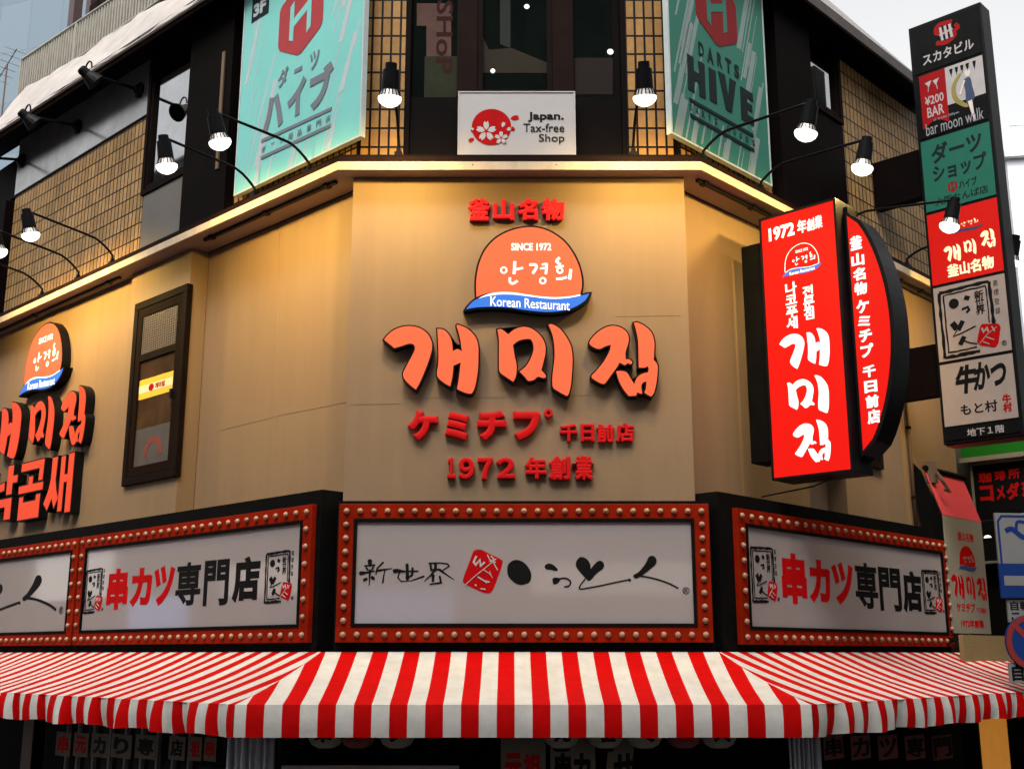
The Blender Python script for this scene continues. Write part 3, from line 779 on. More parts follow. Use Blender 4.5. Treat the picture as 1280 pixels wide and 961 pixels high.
DOME = tr([(1113,690,1),(1128,600),(1110,480),(1060,360),(980,250),(870,170),(760,132),(660,127),(560,145),(470,180),(390,232),(320,310),(275,400),(250,490),(238,590),(240,712,1),(330,680),(440,670),(560,675),(720,698),(870,715),(1000,708)], 560, 265, 6.737)
WAVE = tr([(240,735,1),(330,690),(440,672),(560,676),(720,700),(870,715),(1000,710),(1115,690,1),(1113,706,1),(980,730),(850,732),(700,715),(560,698),(440,694),(350,706)], 560, 265, 6.737)
BAND = tr([(152,815,1),(215,748),(290,716),(360,702),(440,692),(560,694),(700,711),(850,728),(980,725),(1080,710),(1190,685,1),(1150,745),(1060,800),(950,830),(820,838),(650,822),(500,800),(350,795),(240,800)], 560, 265, 6.737)
def ring(cx, cy, r): return [(cx + r * math.cos(a), cy + r * math.sin(a)) for a in [2 * math.pi * k / 12 for k in range(12)]]
SCRIPT = [(ring(470,487,24),1,13),([(563,412),(560,470),(556,520)],0,24),([(560,484),(632,468)],0,18),([(522,548),(522,585),(545,600),(586,577)],0,20),
          ([(685,442),(735,442),(742,470),(712,515)],0,22),([(790,442),(828,432)],0,16),([(775,474),(825,468)],0,16),([(832,430),(824,522)],0,20),(ring(798,576,24),1,14),
          ([(940,382),(915,412),(948,442)],0,22),([(905,462),(975,452)],0,16),(ring(942,490,22),1,14),([(910,562),(960,558),(1002,546)],0,20),([(1034,480),(1024,566)],0,24)]
SCRIPT = [(tr(p, 560, 265, 6.737), c, w / 6.737) for p, c, w in SCRIPT]
BRUSH = [tr(p, 620, 670, 4.923) for p in (
    [(70,185),(90,155),(125,142),(165,155),(200,190),(217,232),(210,275),(180,292),(150,297),(110,280),(75,240)],
    [(300,180),(320,165),(350,172),(380,200),(370,212),(340,205),(308,200)],
    [(350,255),(385,253),(397,264),(375,290),(352,290)],
    [(495,150),(520,125),(555,135),(578,165),(583,198,1),(610,165),(640,147),(663,165),(660,195),(620,225),(590,260),(570,272),(545,250),(510,210),(492,180)],
    [(848,235),(880,215),(920,165),(940,125),(965,118),(985,135),(985,165),(950,200),(890,245),(860,258),(848,250)],
    [(812,262),(822,257),(832,268),(822,276)])]
BRUSHL = [(tr(p, 620, 670, 4.923), (w[0] if isinstance(w, list) else w) / 4.923) for p, w in (
    ([(385,262),(410,256),(435,258),(455,272),(458,288),(445,305),(420,309)], 10), ([(550,258),(525,290),(512,315),(525,322),(580,313),(650,300),(740,280),(815,265)], 8),
    ([(890,242),(940,250),(1000,265),(1070,290),(1122,318)], [9, 8, 7, 6, 7]))]
STAMP = tr([(890,100),(940,95),(1010,130),(1085,165),(1093,200),(1060,300),(1020,395),(975,412),(890,378),(815,338),(808,305),(840,220),(870,140)], 440, 670, 5.818)
STAMPL = [(tr(p, 440, 670, 5.818), w / 5.818) for p, w in (
    ([(820,354),(890,290),(960,235),(1050,160)], 5), ([(905,140),(885,185),(900,205),(930,170),(935,212),(965,185)], 14), ([(985,130),(1000,165),(1030,190),(1060,245)], 7), ([(1010,140),(1035,165),(1000,180),(1045,185)], 8), ([(950,235),(1000,270),(1022,300),(1000,250)], 5),
    ([(915,292),(960,320),(1000,330)], 9), ([(895,355),(905,350)], 14), ([(935,378),(970,382)], 8), ([(958,318),(980,338)], 7))]

def fit(polys, box):
    """affine map of pixel shapes (y down) into a plane box (u0,u1,z0,z1); returns the mapping"""
    xs = [p[0] for q in polys for p in q]; ys = [p[1] for q in polys for p in q]
    x0, x1, y0, y1 = min(xs), max(xs), min(ys), max(ys); u0, u1, z0, z1 = box
    return lambda p: (u0 + (p[0] - x0) / (x1 - x0) * (u1 - u0), z1 - (p[1] - y0) / (y1 - y0) * (z1 - z0)) + tuple(p[2:])

def channel_letter(fr, shapes, tomap, d_back, depth, label, cat, group, face_m, n=5, rim=0.013):
    pts = [[tomap(p) for p in s] for s in shapes]
    dense = [smooth(p, n) for p in pts]
    us = [p[0] for q in dense for p in q]; zs = [p[1] for q in dense for p in q]
    t = Thing('channel_letter', label, cat, fr, ((min(us) + max(us)) / 2, d_back, min(zs)), group)
    d1 = d_back + depth
    for q in dense:
        c = t.mb(); c.prism(grow(q, rim), d_back, d1 - 0.004); t.add('casing', c, M_BLACKM)
        c = t.mb(); c.prism(q, d1 - 0.006, d1); t.add('face', c, face_m)
    return t

def script_on(t, fr, mp, wsc, d, name, m, parent=None):
    s = t.mb()
    for p, c, w in SCRIPT:
        q = [mp(x)[:2] for x in p]
        if not c: q = smooth([(a[0], a[1]) for a in q], 4, False)
        s.stroke(q, w * wsc, d, closed=bool(c))
    return t.add(name, s, m, parent)

def dome_sign(fr, mp, wsc, d_back, depth, label, group):
    dome, wave, band = [smooth([mp(p) for p in q], 5) for q in (DOME, WAVE, BAND)]
    us = [p[0] for p in band]; zs = [p[1] for p in band]
    t = Thing('dome_sign', label, 'sign', fr, ((min(us) + max(us)) / 2, d_back, min(zs)), group)
    d1 = d_back + depth
    c = t.mb(); c.prism(grow(dome, 0.018), d_back, d1 - 0.005); c.prism(grow(band, 0.018), d_back + 0.003, d1 - 0.0035); t.add('casing', c, M_BLACKM)
    c = t.mb(); c.prism(dome, d1 - 0.007, d1); fc = t.add('face', c, M_ORANGE)
    c = t.mb(); c.prism(wave, d1 - 0.004, d1 + 0.002); t.add('white_wave', c, M_WHITELIT)
    c = t.mb(); c.prism(band, d1 - 0.006, d1 + 0.004); bn = t.add('blue_band', c, M_BLUELIT)
    b = lambda x0, x1, y0, y1: (mp((x0, y0))[0], mp((x1, y0))[0], mp((x0, y1))[1], mp((x0, y0))[1])
    c = t.mb(); c.text('SINCE 1972', b(639, 689, 303.5, 313), d1 + 0.002, 0.003, 0.03); t.add('since_lettering', c, M_WHITELIT, fc)
    script_on(t, fr, mp, wsc, d1 + 0.001, 'script_lettering', M_WHITELIT, fc)
    c = t.mb(); c.text('Korean Restaurant', b(613, 712, 373, 385), d1 + 0.006, 0.003, 0.006, slope=-0.06); t.add('band_lettering', c, M_WHITELIT, bn)
    return t

# ------------------------------------------------------------------ corner wall signs
DW = 0.07
mpC = lambda p: FC.on(p[0], p[1], DW + 0.10) + tuple(p[2:])
gC = 'orange brush letters on the corner wall'
channel_letter(FC, GAE, mpC, DW, 0.10, 'orange illuminated brush letter under the left end of the corner dome sign', 'sign letter', gC, M_ORANGE)
channel_letter(FC, MI, mpC, DW, 0.10, 'orange illuminated brush letter in the middle of the corner wall, under the dome sign', 'sign letter', gC, M_ORANGE)
channel_letter(FC, JIP, mpC, DW, 0.10, 'orange illuminated brush letter nearest the right edge of the corner wall', 'sign letter', gC, M_ORANGE)
dome_sign(FC, mpC, 0.0074, DW, 0.10, 'orange dome sign with blue wave, centred on the corner wall', 'dome signs')

def raised_row(label, chars, d0, th, bold, group='rows of raised red characters'):
    """chars: (text, xl, xr, yt, yb) pixel boxes on the corner wall"""
    b = box_px(FC, d0 + th, chars[0][1], chars[-1][2], chars[0][3], chars[0][4])
    t = Thing('raised_lettering', label, 'sign lettering', FC, ((b[0] + b[1]) / 2, d0, b[2]), group)
    for ch, xl, xr, yt, yb in chars:
        m = t.mb(); m.text(ch, box_px(FC, d0 + th, xl, xr, yt, yb), d0 + th, th, 0.02 if ch == '゜' else bold); t.add('character', m, M_RED)
raised_row('row of four small raised red characters above the corner dome sign', [('釜', 585, 613, 247, 275), ('山', 616, 643, 248, 274.5), ('名', 647, 673, 247.5, 274.5), ('物', 677, 706, 247.5, 275)], DW, 0.06, 0.05)
raised_row('row of large raised red katakana under the middle orange letters', [('ケ', 509, 547, 512, 549), ('ミ', 556, 586, 514, 549), ('チ', 596, 633, 512, 549), ('フ', 641, 676, 513, 549), ('゜', 680, 691, 510, 521)], DW, 0.06, 0.07)
raised_row('short row of four small raised red characters right of the red katakana', [('千', 700, 722, 529, 551), ('日', 726, 743, 529, 551), ('前', 746, 768, 529, 552), ('店', 770, 793, 528, 552)], DW, 0.05, 0.045)
raised_row('lowest row of raised red numerals and characters, just above the central marquee', [('１', 559, 569, 571, 597), ('９', 573, 593, 571, 598), ('７', 597, 616, 571, 598), ('２', 620, 644, 571, 597), ('年', 656, 683, 570, 598), ('創', 686, 713, 569, 599), ('業', 715, 743, 569, 599)], DW, 0.06, 0.05)

# ------------------------------------------------------------------ left wall signs (same designs, seen at a slant)
DLF = 0.115
def mp_left(box, shapes): return fit(shapes, box)
gL = 'orange brush letters on the left wall'
bx = lambda xl, xr, yt, yb: box_px(FL, DLF, xl, xr, yt, yb)
for shp, b, lab in ((GAE, bx(-31, 25, 509, 577), 'orange brush letter cut off by the left picture edge, upper row'),
                    (MI, bx(36, 67, 498, 563), 'orange brush letter second from the right in the upper row on the left wall'),
                    (JIP, bx(75, 107, 485, 556), 'orange brush letter at the right end of the upper row on the left wall')):
    channel_letter(FL, shp, fit(shp, b), 0.0, DLF, lab, 'sign letter', gL, M_ORANGE2)
# angular block letters
NAK = [[(0,0,1),(0.16,0,1),(0.16,0.34,1),(0.62,0.26,1),(0.62,0.42,1),(0.0,0.50,1)], [(0.70,-0.06,1),(0.86,-0.06,1),(0.86,0.16,1),(1.0,0.16,1),(1.0,0.30,1),(0.86,0.30,1),(0.86,0.52,1),(0.70,0.52,1)], [(0.08,0.60,1),(0.88,0.60,1),(0.88,1.02,1),(0.70,1.02,1),(0.70,0.76,1),(0.08,0.76,1)]]
GOP = [[(0.04,0.0,1),(0.98,0.0,1),(0.96,0.36,1),(0.80,0.36,1),(0.82,0.14,1),(0.04,0.14,1)], [(0.40,0.26,1),(0.56,0.26,1),(0.56,0.40,1),(1.0,0.40,1),(1.0,0.53,1),(0.0,0.53,1),(0.0,0.40,1),(0.40,0.40,1)],
       [(0.06,0.60,1),(0.22,0.60,1),(0.22,0.70,1),(0.76,0.70,1),(0.76,0.60,1),(0.92,0.60,1),(0.92,1.0,1),(0.06,1.0,1)]]
SAE = [[(0.20,0.0,1),(0.38,0.0,1),(0.36,0.45,1),(0.42,0.66,1),(0.50,0.80,1),(0.38,0.98,1),(0.28,0.78,1),(0.14,1.0,1),(0.0,0.86,1),(0.14,0.62,1),(0.20,0.4,1)],
       [(0.52,0.02,1),(0.66,0.02,1),(0.66,0.38,1),(0.78,0.38,1),(0.78,0.0,1),(0.96,0.0,1),(0.96,1.10,1),(0.78,1.10,1),(0.78,0.52,1),(0.66,0.52,1),(0.66,1.06,1),(0.52,1.06,1)]]
gB = 'orange block letters on the left wall'
def sharp(shapes): return [[(p[0], p[1], 1) for p in s] for s in shapes]
for shp, b, lab in ((NAK, bx(-20, 20, 585, 650), 'angular orange block letter cut off by the left picture edge, lower row'),
                    (GOP, bx(23, 53, 577, 647), 'angular orange block letter second from the right in the lower row on the left wall'),
                    (SAE, bx(56, 90, 570, 641), 'angular orange block letter at the right end of the lower row on the left wall')):
    channel_letter(FL, shp, fit(shp, b), 0.0, DLF, lab, 'sign letter', gB, M_ORANGE2, n=1, rim=0.016)
b_ = bx(28, 81, 406, 486)
bsh = [smooth(DOME, 4), smooth(BAND, 4)]
mpD = fit(bsh, b_)
dome_sign(FL, mpD, (b_[1] - b_[0]) / 155.0, 0.0, DLF, 'orange dome sign with blue wave, on the left wall above brush letters', 'dome signs')

# ------------------------------------------------------------------ square and wide brush emblems (used on several signs)
def brush_logo(t, mp, wsc, d, parent, with_name=True, thick=None, nm='brush_lettering'):
    s = t.mb()
    for p in BRUSH: s.flat(smooth([mp(q) for q in p], 4), d)
    for p, w in BRUSHL:
        s.stroke(smooth([mp(q)[:2] for q in p], 3, False), w * wsc, d)
    t.add(nm, s, M_INK, parent)
    s = t.mb(); s.flat(smooth([mp(q) for q in STAMP], 3), d); st = t.add('red_seal', s, M_REDINK, parent)
    s = t.mb()
    for p, w in STAMPL: s.stroke([mp(q)[:2] for q in p], w * wsc, d + 0.004)
    t.add('seal_carving', s, M_PETAL, st)

def square_logo(t, fr, box, d, parent, rough=True, seal=M_REDINK, ink=M_INK, paper=M_PETAL):
    """framed calligraphy emblem with a red seal at its lower right corner"""
    u0, u1, z0, z1 = box; W = u1 - u0; H = z1 - z0
    f = lambda x, y: (u0 + W * x, z1 - H * y)
    s = t.mb(); rn = random.Random(5)
    L = 0.035 * W
    def edge(a, b, w):
        n = 9
        return [f(a[0] + (b[0]-a[0]) * k / n + rn.uniform(-.006, .006), a[1] + (b[1]-a[1]) * k / n + rn.uniform(-.006, .006)) for k in range(n + 1)], [w * rn.uniform(0.7, 1.35) for k in range(n + 1)]
    for a, b, w in (((0,.02),(.84,.0),L*1.6), ((.84,0),(.86,.66),L*1.5), ((0,.02),(.01,1),L*1.3), ((.01,1),(.6,.98),L*1.5), ((.07,.07),(.78,.055),L*.6), ((.07,.07),(.08,.93),L*.6), ((.78,.055),(.79,.6),L*.6), ((.08,.93),(.55,.92),L*.6)):
        p, ww = edge(a, b, w); s.stroke(p, ww, d)
    s.disc(*f(.235, .22), .085 * W, .075 * H, d, 14)
    s.stroke([f(.42,.16), f(.50,.19)], .07 * W, d)
    s.stroke([f(.36,.33), f(.46,.31), f(.48,.36), f(.43,.39)], .035 * W, d)
    s.stroke([f(.18,.50), f(.25,.60)], .10 * W, d); s.stroke([f(.36,.50), f(.27,.62)], .075 * W, d)
    s.stroke([f(.25,.62), f(.18,.70), f(.30,.68), f(.56,.61)], .018 * W, d)
    s.stroke([f(.36,.73), f(.28,.84)], .075 * W, d); s.stroke([f(.33,.78), f(.45,.84), f(.56,.87)], .018 * W, d)
    t.add('emblem_brushwork', s, ink, parent)
    s = t.mb(); s.text('新\n世\n界', (u0 + .58*W, u0 + .74*W, z1 - .46*H, z1 - .10*H), d, 0.002, 0.03, lead=0.85); s.text('高\n標\n登\n録', (u0 + .90*W, u0 + .98*W, z1 - .50*H, z1 - .0*H), d, 0.002, 0.0, lead=1.3); s.text('®', (u0 + .95*W, u0 + 1.03*W, z1 - .97*H, z1 - .89*H), d, 0.002, 0.01); t.add('emblem_characters', s, ink, parent)
    s = t.mb(); s.flat([f(*p) for p in ((.66,.60),(.93,.64),(.96,.70),(.90,.92),(.84,.97),(.60,.90),(.56,.84),(.62,.66))], d + 0.002); sl = t.add('red_seal', s, seal, parent)
    s = t.mb()
    for p, w in (([(.60,.88),(.74,.76),(.90,.68)], .012), ([(.66,.66),(.68,.72),(.74,.67),(.76,.73)], .03), ([(.82,.66),(.86,.74)], .02), ([(.72,.80),(.84,.86)], .018), ([(.66,.86),(.76,.91)], .018)):
        s.stroke([f(*q) for q in p], w * W, d + 0.005)
    t.add('seal_carving', s, paper, sl)

# ------------------------------------------------------------------ marquee light boxes above the awning
DM = 0.30
def bulb_mesh(r=0.025):
    m = MB(FC, (0, 0, 0)); m.lathe((0, 0, 0), (0, 1, 0), [(0, r * 0.75), (r * 0.25, r), (r * 0.7, r * 0.95), (r * 1.15, r * 0.62), (r * 1.35, r * 0.15)], 12)
    return m.mesh('bulb', M_BULB, True)
BULB = bulb_mesh()
M_BULB2 = mat('dusty_bulb', (0.22, 0.13, 0.09), 0.35, var=0.2, scale=30, spec=0.3)
BULB_OLD = BULB.copy(); BULB_OLD.materials.clear(); BULB_OLD.materials.append(M_BULB2)
rnb = random.Random(3)
pick = lambda: BULB_OLD if rnb.random() < 0.22 else BULB
def marquee(fr, label, u0, u1, z0, z1, nx, nz, cas_top, cas_u0, cas_u1, group='bulb-framed marquee light boxes', sidebulbs=True):
    t = Thing('marquee_sign', label, 'marquee sign', fr, ((u0 + u1) / 2, DM, z0), group)
    c = t.mb(); c.box(cas_u0, cas_u1, 0.0 if fr is not FC else 0.071, DM - 0.05, Z(0.0), cas_top); t.add('casing', c, M_BLACK)
    W = 0.15
    c = t.mb(); c.frame(u0, u1, z0, z1, W - 0.025, DM - 0.049, DM); fo = t.add('bulb_frame', c, M_MARQ, bevel=0.004)
    c = t.mb(); c.frame(u0 + W - 0.024, u1 - W + 0.024, z0 + W - 0.024, z1 - W + 0.024, 0.026, DM - 0.049, DM + 0.008); t.add('inner_bezel', c, M_BLACK)
    c = t.mb(); c.box(u0 + W + 0.003, u1 - W - 0.003, DM - 0.048, DM - 0.012, z0 + W + 0.003, z1 - W - 0.003); pn = t.add('panel', c, M_PANEL)
    h = (W - 0.025) / 2
    for i in range(nx):
        u = u0 + h + (u1 - u0 - 2 * h) * i / (nx - 1)
        t.inst('bulb', pick(), u, DM, z0 + h); t.inst('bulb', pick(), u, DM, z1 - h)
    for j in range(1, nz - 1):
        z = z0 + h + (z1 - z0 - 2 * h) * j / (nz - 1)
        t.inst('bulb', pick(), u0 + h, DM, z); t.inst('bulb', pick(), u1 - h, DM, z)
    return t, pn, DM - 0.012
mz0, mz1 = Z(0.090), Z(1.225)
xl = (fr_u_at(FC, DM, 419, mz0) + fr_u_at(FC, DM, 424, mz1)) / 2; xr = (fr_u_at(FC, DM, 892.5, mz0) + fr_u_at(FC, DM, 885, mz1)) / 2
mc, pn, dp = marquee(FC, 'central bulb-framed marquee with wide black brush lettering and a red seal', xl, xr, mz0, mz1, 27, 10, Z(1.255), xl - 0.02, xr + 0.02)
mpm = lambda p: FC.on(p[0], p[1], dp) + tuple(p[2:])
brush_logo(mc, mpm, 0.0069, dp + 0.001, pn)
SHIN = [([(130,180),(131,208)],[34,22]),([(95,212),(165,206)],11),([(104,225),(115,242)],12),([(156,218),(145,240)],11),([(66,266),(100,262),(165,250)],[30,16,10]),([(131,245),(127,300),(125,352)],[16,11,5]),([(90,314),(104,308)],20),([(146,296),(156,303)],22),([(226,188),(182,232),(174,272)],[14,12,9]),([(188,247),(240,238),(293,230)],[16,11,4]),([(240,240),(230,290),(224,332)],[9,9,12]),
    ([(312,250),(330,246),(380,252),(478,250)],[30,26,13,9]),([(347,252),(334,298),(358,325),(432,320),(522,288)],[12,9,7,6,13]),([(400,205),(403,250),(403,302)],[22,20,26]),([(440,230),(437,280),(404,298)],[16,14,10]),
    ([(570,195),(576,242)],15),([(565,195),(640,191),(695,198),(706,215),(648,252)],[15,10,10,12,8]),([(575,242),(640,238)],12),([(607,195),(607,240)],20),([(606,240),(570,282),(528,320)],[14,10,5]),([(640,242),(690,278),(740,311)],[18,10,6]),([(590,282),(588,322)],[22,16]),([(638,290),(648,334),(568,345)],[14,12,8])]
s = mc.mb()
for p, w in SHIN:
    q = [mpm((440 + x / 5.818, 670 + y / 5.818))[:2] for x, y in p]; w = w if isinstance(w, list) else [w] * len(p)
    s.stroke(q, [v / 5.818 * 0.0069 for v in w], dp + 0.001); s.k = s.k % 12
    for c_, v in ((q[0], w[0]), (q[-1], w[-1])): s.disc(c_[0], c_[1], v / 5.818 * 0.00345, v / 5.818 * 0.00345, dp + 0.001, 10)
    s.k = s.k % 12
mc.add('brush_characters', s, M_INK, pn)
s = mc.mb(); s.text('®', box_px(FC, dp, 853, 862, 733, 742), dp + 0.002, 0.002, 0.01); mc.add('registered_mark', s, M_INK, pn)

ul1 = fr_u_at(FL, DM, 387, Z(.65)); ul0 = fr_u_at(FL, DM, 94.5, Z(.65)); 
ml, pn, dp = marquee(FL, 'left bulb-framed marquee with red and black characters between two square emblems', ul0 + 0.03, ul1, mz0, mz1 + 0.012, 28, 8, Z(1.36), ul0 + 0.004, 0.02)
bq = lambda xl, xr, yt, yb: box_px(FL, dp, xl, xr, yt, yb)
s = ml.mb()
for ch, a, b, c0, c1 in (('串', 134, 160, 710, 761), ('カ', 163, 190, 709, 757), ('ツ', 192, 218, 706, 756)): s.text(ch, bq(a, b, c0, c1), dp + 0.002, 0.002, 0.03 if ch in '専門' else 0.05)
ml.add('red_characters', s, M_REDINK, pn)
s = ml.mb()
for ch, a, b, c0, c1 in (('専', 220, 251, 702, 756), ('門', 255, 286, 699, 756), ('店', 291, 325, 695, 752)): s.text(ch, bq(a, b, c0, c1), dp + 0.002, 0.002, 0.03 if ch in '専門' else 0.05)
ml.add('black_characters', s, M_INK, pn)
square_logo(ml, FL, bq(106.5, 130, 711, 765), dp + 0.001, pn); square_logo(ml, FL, bq(332, 367, 689, 752), dp + 0.001, pn)
mf, pn, dp = marquee(FL, 'far left marquee cut by the picture edge, with black brush lettering', ul0 - 4.25, ul0 - 0.03, mz0, mz1 + 0.012, 28, 8, Z(1.36), ul0 - 4.3, ul0)
bb_ = (fr_u_at(FL, dp, -75, Z(.65)), fr_u_at(FL, dp, 72, Z(.65)), FL.on(40, 764, dp)[1], FL.on(40, 719, dp)[1])
brush_logo(mf, fit(BRUSH + [p for p, w in BRUSHL], bb_), (bb_[1] - bb_[0]) / 215, dp + 0.001, pn)
s = mf.mb(); s.text('®', box_px(FL, dp, 74, 79, 757, 767), dp + 0.002, 0.002, 0.01); mf.add('brush_characters', s, M_INK, pn)

ur0 = fr_u_at(FR, DM, 924.5, Z(.65)); ur1 = fr_u_at(FR, DM, 1188, Z(.65))
mr, pn, dp = marquee(FR, 'right bulb-framed marquee with red and black characters, beside the hanging banner', ur0, ur1, mz0 - 0.015, mz1 - 0.005, 28, 9, Z(1.345), -0.02, ur1 + 0.02)
bq = lambda xl, xr, yt, yb: box_px(FR, dp, xl, xr, yt, yb)
s = mr.mb()
for ch, a, b, c0, c1 in (('串', 977, 1008, 691, 754), ('カ', 1011, 1038, 699, 753), ('ツ', 1040, 1067, 702, 755)): s.text(ch, bq(a, b, c0, c1), dp + 0.002, 0.002, 0.03 if ch in '専門' else 0.05)
mr.add('red_characters', s, M_REDINK, pn)
s = mr.mb()
for ch, a, b, c0, c1 in (('専', 1069, 1097, 703, 760), ('門', 1099, 1126, 709, 763), ('店', 1128, 1152, 713, 765)): s.text(ch, bq(a, b, c0, c1), dp + 0.002, 0.002, 0.03 if ch in '専門' else 0.05)
mr.add('black_characters', s, M_INK, pn)
square_logo(mr, FR, bq(939.5, 972, 684, 752), dp + 0.001, pn); square_logo(mr, FR, bq(1154, 1178, 713, 766), dp + 0.001, pn)

# ------------------------------------------------------------------ striped awning
aw = Thing('striped_awning', 'red and white striped awning wrapped round the corner above the shopfront', 'awning', FC, (1.5, 0.8, Z(-0.6)))
DA, DT = 1.345, 0.27
ZA0, ZA1, ZA2 = Z(0.015), Z(-0.357), Z(-0.583)
PER = 0.257
REDC, WHC = (0.42, 0.002, 0.002), (0.50, 0.475, 0.435)
u_b = fr_u_at(FC, DA, 419.5, Z(-0.47))
M_AWC = mat_stripes('awning_cloth_front', PER, -(u_b) + PER * 0.5 + 40 * PER, REDC, WHC)
cornL, cornR = -TL * DA, TR * DA        # u of the hip corners in each frame at DA
def seg(fr, ua_of_d, ub_of_d, m, nu, wav=0.0, seed=0.0):
    def cloth(a, b):
        d = DT + (DA - DT) * b; ua, ub = ua_of_d(d), ub_of_d(d); u = ua + (ub - ua) * a
        z = ZA0 + (ZA1 - ZA0) * b - 0.022 * math.sin(math.pi * b) + 0.009 * min(1, (u - ua) / 0.4, (ub - u) / 0.4) * math.sin(u * 5.3 + seed) * math.sin(math.pi * b)
        q = fr.w(u, d, z)
        return (q.x - A[0], -(q.y - A[1]), z, u, d)
    def val(a, b):
        d = DA; ua, ub = ua_of_d(d), ub_of_d(d); u = ua + (ub - ua) * a
        fade = min(1, min(u - ua, ub - u) / 0.25)
        wv = wav * fade * (0.6 * math.sin(u * 11 + seed) + 0.4 * math.sin(u * 23.7 + 2 * seed) + 0.3 * math.sin(u * 5.1)) * (0.25 + b)
        z = ZA1 + (ZA2 - ZA1) * b + wav * 0.25 * fade * math.sin(u * 7 + seed) * b
        q = fr.w(u, d + 0.012 * math.sin(math.pi * b) + wv, z)
        return (q.x - A[0], -(q.y - A[1]), z, u, d + b)
    c = aw.mb(); c.grid(cloth, nu, 10); aw.add('canopy', c, m, smooth_=True)
    c = aw.mb(); c.grid(val, nu, 6); aw.add('valance', c, m, smooth_=True)
    c = aw.mb(); c.grid(lambda a, b: ((lambda q: (q.x - A[0], -(q.y - A[1]), ZA1 - 0.03, 0, 0))(fr.w(ua_of_d(DA - .06) + (ub_of_d(DA - .06) - ua_of_d(DA - .06)) * a, DA - 0.06 + 0.02 * b, 0))), nu, 1)
    aw.add('front_bar', c, M_BLACKM)
seg(FC, lambda d: -TL * d, lambda d: CW + TR * d, M_AWC, 90, 0.004)
M_AWL = mat_stripes('awning_cloth_left', PER, 0.06 + 40 * PER, REDC, WHC)
M_AWR = mat_stripes('awning_cloth_right', PER, 0.10 + 40 * PER, REDC, WHC)
seg(FL, lambda d: -9.0, lambda d: TL * d, M_AWL, 260, 0.042, 1.0)
seg(FR, lambda d: -TR * d, lambda d: 8.2, M_AWR, 240, 0.036, 2.0)
for fr, us in ((FL, (-8, -6, -4, -2, 0)), (FC, (0.5, 2.5)), (FR, (0, 2, 4, 6, 8))):
    for u in us:
        c = bmb(fr)
        class Y(MB):
            def p(s, u_, d_, z_):
                q = fr.w(u_, d_, z_); return MB.p(s, q.x - A[0], -(q.y - A[1]), z_)
        c = Y(FC, aw.b); c.tube([(u, 0.2, Z(-0.42)), (u, DA - 0.03, ZA1 - 0.03)], 0.018, 8); aw.add('support_arm', c, M_BLACKM)
# ------------------------------------------------------------------ green dart-shop banners
M_TEAL = mat('teal_banner', (0.19, 0.53, 0.48), 0.5, var=0.05, scale=2, spec=0.2)  # left copy is brighter: its extra sky light is put into the colour
M_TEALR = mat('teal_banner_right', (0.035, 0.165, 0.12), 0.5, var=0.05, scale=2, spec=0.15)  # shaded copy of the same teal for the right banner
def streaks(t, u0, u1, z0, z1, d, seed, lean=0.32, n=62):
    rn = random.Random(seed); s = t.mb()
    W = u1 - u0
    for k in range(n):
        w = rn.choice((0.010, 0.016, 0.025, 0.05, 0.075)); h = rn.uniform(0.25, 1.2)
        side = rn.random()
        u = u0 + W * (rn.uniform(0.0, 0.24) if side < 0.45 else rn.uniform(0.76, 1.0)); zc = rn.uniform(z0 + 0.1, z1 - 0.05)
        if side > 0.86: u = u0 + W * rn.uniform(0.2, 0.8); zc = z0 + rn.uniform(0.0, 0.15); h = rn.uniform(0.2, 0.55)
        za, zb = max(z0 + 0.004, zc - h / 2), min(z1 - 0.004, zc + h / 2)
        pts = [(u + lean * (za - zc) - w/2, za), (u + lean * (za - zc) + w/2, za), (u + lean * (zb - zc) + w/2, zb), (u + lean * (zb - zc) - w/2, zb)]
        if min(p[0] for p in pts) < u0 + 0.005 or max(p[0] for p in pts) > u1 - 0.005: continue
        s.flat(pts, d)
        s.k = s.k % 6
    return s
def hexagon(cu, cz, w, h, r=0):
    p = [(0, .5), (.5, .27), (.5, -.27), (0, -.5), (-.5, -.27), (-.5, .27)]
    out = []
    for i in range(6):
        a, b, c = p[i-1], p[i], p[(i+1) % 6]
        for k in (0.10, 0.0, -0.10):
            q = (b[0] + (a[0]-b[0]) * max(k, 0) * 1.0 + (c[0]-b[0]) * max(-k, 0), b[1] + (a[1]-b[1]) * max(k, 0) + (c[1]-b[1]) * max(-k, 0))
            if k == 0: q = (b[0] * 0.965, b[1] * 0.965)
            out.append((cu + q[0] * w, cz + q[1] * h))
    return out
def hex_logo(t, cu, cz, w, h, d, face, red, mirror=False):
    s = t.mb(); s.flat(hexagon(cu, cz, w, h), d); hx = t.add('hexagon_logo', s, red, face)
    s = t.mb(); m = 1
    f = lambda x, y: (cu + x * w * m, cz + y * h)
    s.flat([f(-.24,.20), f(-.15,.25), f(-.15,.02), f(.15,.14), f(.15,.27), f(.24,.24), f(.24,-.21), f(.15,-.26), f(.15,.03), f(-.15,-.09), f(-.15,-.27), f(-.24,-.23)], d + 0.003)
    t.add('logo_letter', s, face.data.materials[0], hx)
M_TGREY = mat('banner_grey_ink', (0.15, 0.165, 0.185), 0.5, var=0.06, spec=0.2)
M_TINK = mat('banner_black_ink', (0.008, 0.014, 0.015), 0.5, var=0.1, spec=0.1)
M_TRED = mat('banner_red_ink', (0.36, 0.045, 0.05), 0.5, var=0.06, spec=0.1)
M_TRED2 = mat('banner_dark_red_ink', (0.20, 0.012, 0.014), 0.5, var=0.06, spec=0.1)
M_STREAK = mat('banner_streak', (0.42, 0.47, 0.48), 0.5, var=0.04)
